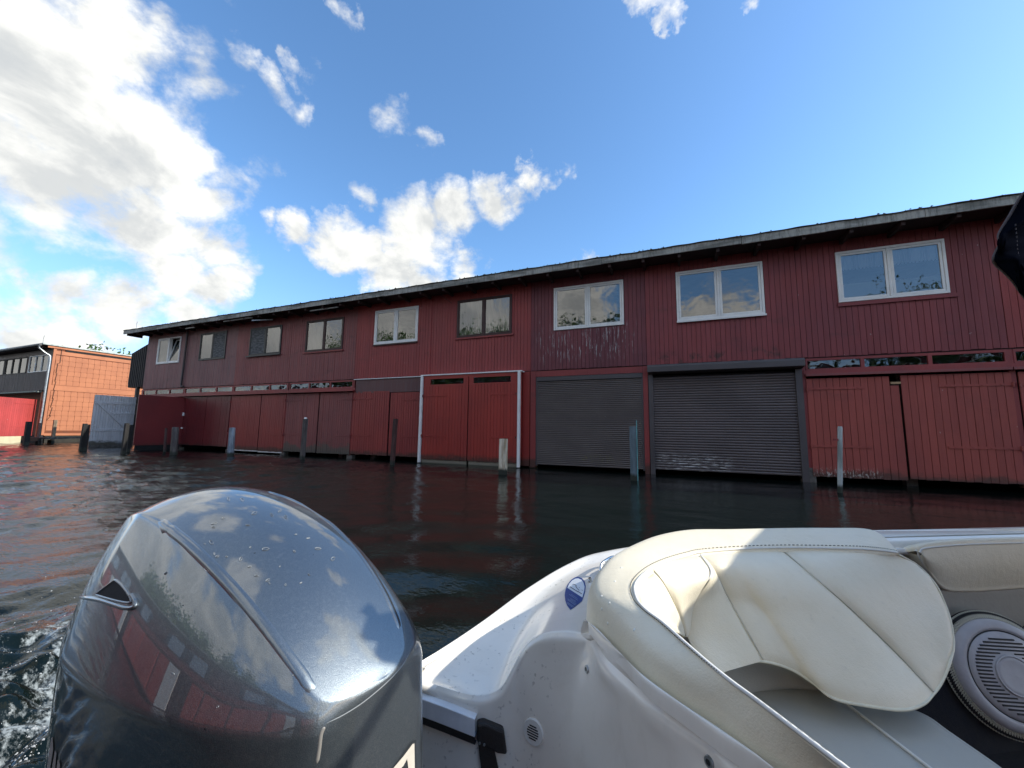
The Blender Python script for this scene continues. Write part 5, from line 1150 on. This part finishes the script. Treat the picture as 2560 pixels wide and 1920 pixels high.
# speckles of dried water on the bolster
dgb = bvh_of(BLS); b = MB()
for x, y in ((1265, 522), (1215, 478), (1300, 385), (1218, 560), (1255, 650), (1340, 300), (1420, 690)):
    h_, n_ = hit(dgb, *z6(x, y))
    if h_: a_, u2 = frame(n_); disc(b, h_, n_, a_, u2, .0035, .0014, 10, .0018)
b.build('water_drops', plain('dried_drop', (.80, .79, .70), .3), BT)
# folded canopy at the right edge: black cloth round a bow tube
t = NT('black_canopy_cloth'); g1 = t.noise((900, 900, 900), 2); mCan = t.fin((.004, .005, .009), .95, t.bump(g1, .001), Specular_IOR_Level=0.)
CP = [(2575, 470), (2552, 492), (2524, 540), (2503, 575), (2497, 592), (2500, 610), (2490, 630), (2484, 648), (2490, 662), (2508, 678), (2530, 700), (2550, 728), (2568, 752)]
dep = [.62, .62, .615, .61, .605, .60, .60, .595, .60, .60, .61, .615, .62]
rw = [[rd(x, y, d_) for (x, y), d_ in zip(CP, dep)]]
for k_, (dx, dd) in enumerate(((14, -.025), (45, -.03), (90, .0), (160, .03), (260, .01), (420, .04))):
    rw.append([rd(x+dx+14*math.sin(i*.9+k_), y+6*math.sin(i*1.3+k_*1.7), d_+dd+.012*math.sin(i*1.1+k_*2.1)) for i, ((x, y), d_) in enumerate(zip(CP, dep))])
rb = [[rd(x+14, y, d_+.035) for (x, y), d_ in zip(CP, dep)], rw[0]]
CN = thing('canopy', 'folded black cloth canopy hanging in at the right edge above the boat', 'canopy', tuple(rd(2600, 620, .65)))
CNP = MB().grid(surf(rw, 4, 5)).build('cloth', mCan, CN); mods(CNP, solid=.006)
path_tube('hem', [p for p in rw[0]], .0022, plain('frayed_hem', (.09, .075, .075), .95), 6, CN)
b = MB(); spx = cr1([(2538, 560), (2541, 590), (2543, 620), (2548, 650), (2555, 680)], 6)
for i in range(0, len(spx)-1, 2): b.tube([tuple(rd(spx[i][0], spx[i][1], .565)), tuple(rd(spx[i+1][0], spx[i+1][1], .565))], .0007, 4)
b.build('stitching', plain('navy_thread', (.02, .022, .04), .8), CN)
b = MB()
for i in range(70):
    k_ = rng.randint(0, len(CP)-1); t_ = rng.rand(); x = CP[k_][0]*(1-t_)+CP[k_+1][0]*t_; y = CP[k_][1]*(1-t_)+CP[k_+1][1]*t_; p = rd(x, y, .605); q_ = rd(x-rng.rand()*3.5, y+rng.normal()*2, .605); b.tube([tuple(p), tuple(q_)], .00035, 3, cap=False)
tag(b.build('loose_fibres', plain('fibre', (.2, .16, .16), .9), CN), kind='stuff')
tp = rd(2640, 560, .66); MB().tube([tuple(tp), (tp[0]+.5, tp[1]-.1, 1.7), (tp[0]+1.2, tp[1]-.25, 1.75)], .012, 8).build('bow_tube', mSteel, CN)

# unseen cloth on tubes, added and cut to shade the seat and cockpit
pol = [(1.66, 1.42), (1.62, 1.9), (1.75, 2.55), (2.6, 3.3), (4.3, 3.6), (4.3, -.2), (2.2, .0), (2.0, .9), (1.85, 1.25)]
b = MB(); b.add([(x, y, 1.74+.05*math.sin(y*2)) for x, y in pol]+[(3.0, 1.6, 1.88)], [(i, (i+1) % 9, 9) for i in range(9)], True); mods(b.build('shade_sheet', mCan, CN), solid=.004)
for x, y in ((2.3, 2.9), (3.6, 3.35), (3.3, .3)): MB().tube([(x, y, .70), (x, y, 1.3), (x, y, 1.78)], .012, 8).build('shade_sheet_pole', mSteel, CN)

# ------------------------------------------------------------------ foam of the wake
mFoam = plain('foam', (.45, .47, .47), .6, .03)
b = MB(); rs = np.random.RandomState(3)
cen = [(-2.35, .98, .30, .10), (-2.75, 1.02, .35, .12), (-2.0, .82, .22, .10), (-3.3, 1.3, .5, .2), (-2.2, .70, .3, .12)]
for i in range(2600):
    c_ = cen[rs.randint(len(cen))]; x = c_[0]+rs.normal()*c_[2]; y = c_[1]+rs.normal()*c_[3]
    q_ = math.sin(x*23+2*math.sin(y*17))+math.sin(y*31+3*math.sin(x*11))
    if q_ < .25+rs.rand()*.7: continue
    r_ = .0015+.005*rs.rand()**3; z = float(wave_height(np.array([x]), np.array([y]))[0]); u3 = r_*(1+rs.rand()); 
    b.add([(x-u3, y, z-.001), (x, y-r_, z-.001), (x+u3, y, z-.001), (x, y+r_, z-.001), (x, y, z+r_*.7)], [(0, 1, 4), (1, 2, 4), (2, 3, 4), (3, 0, 4)])
fo = b.build('wake_foam', mFoam); tag(fo, 'white foam and droplets churned up behind the motor', 'foam', kind='stuff')
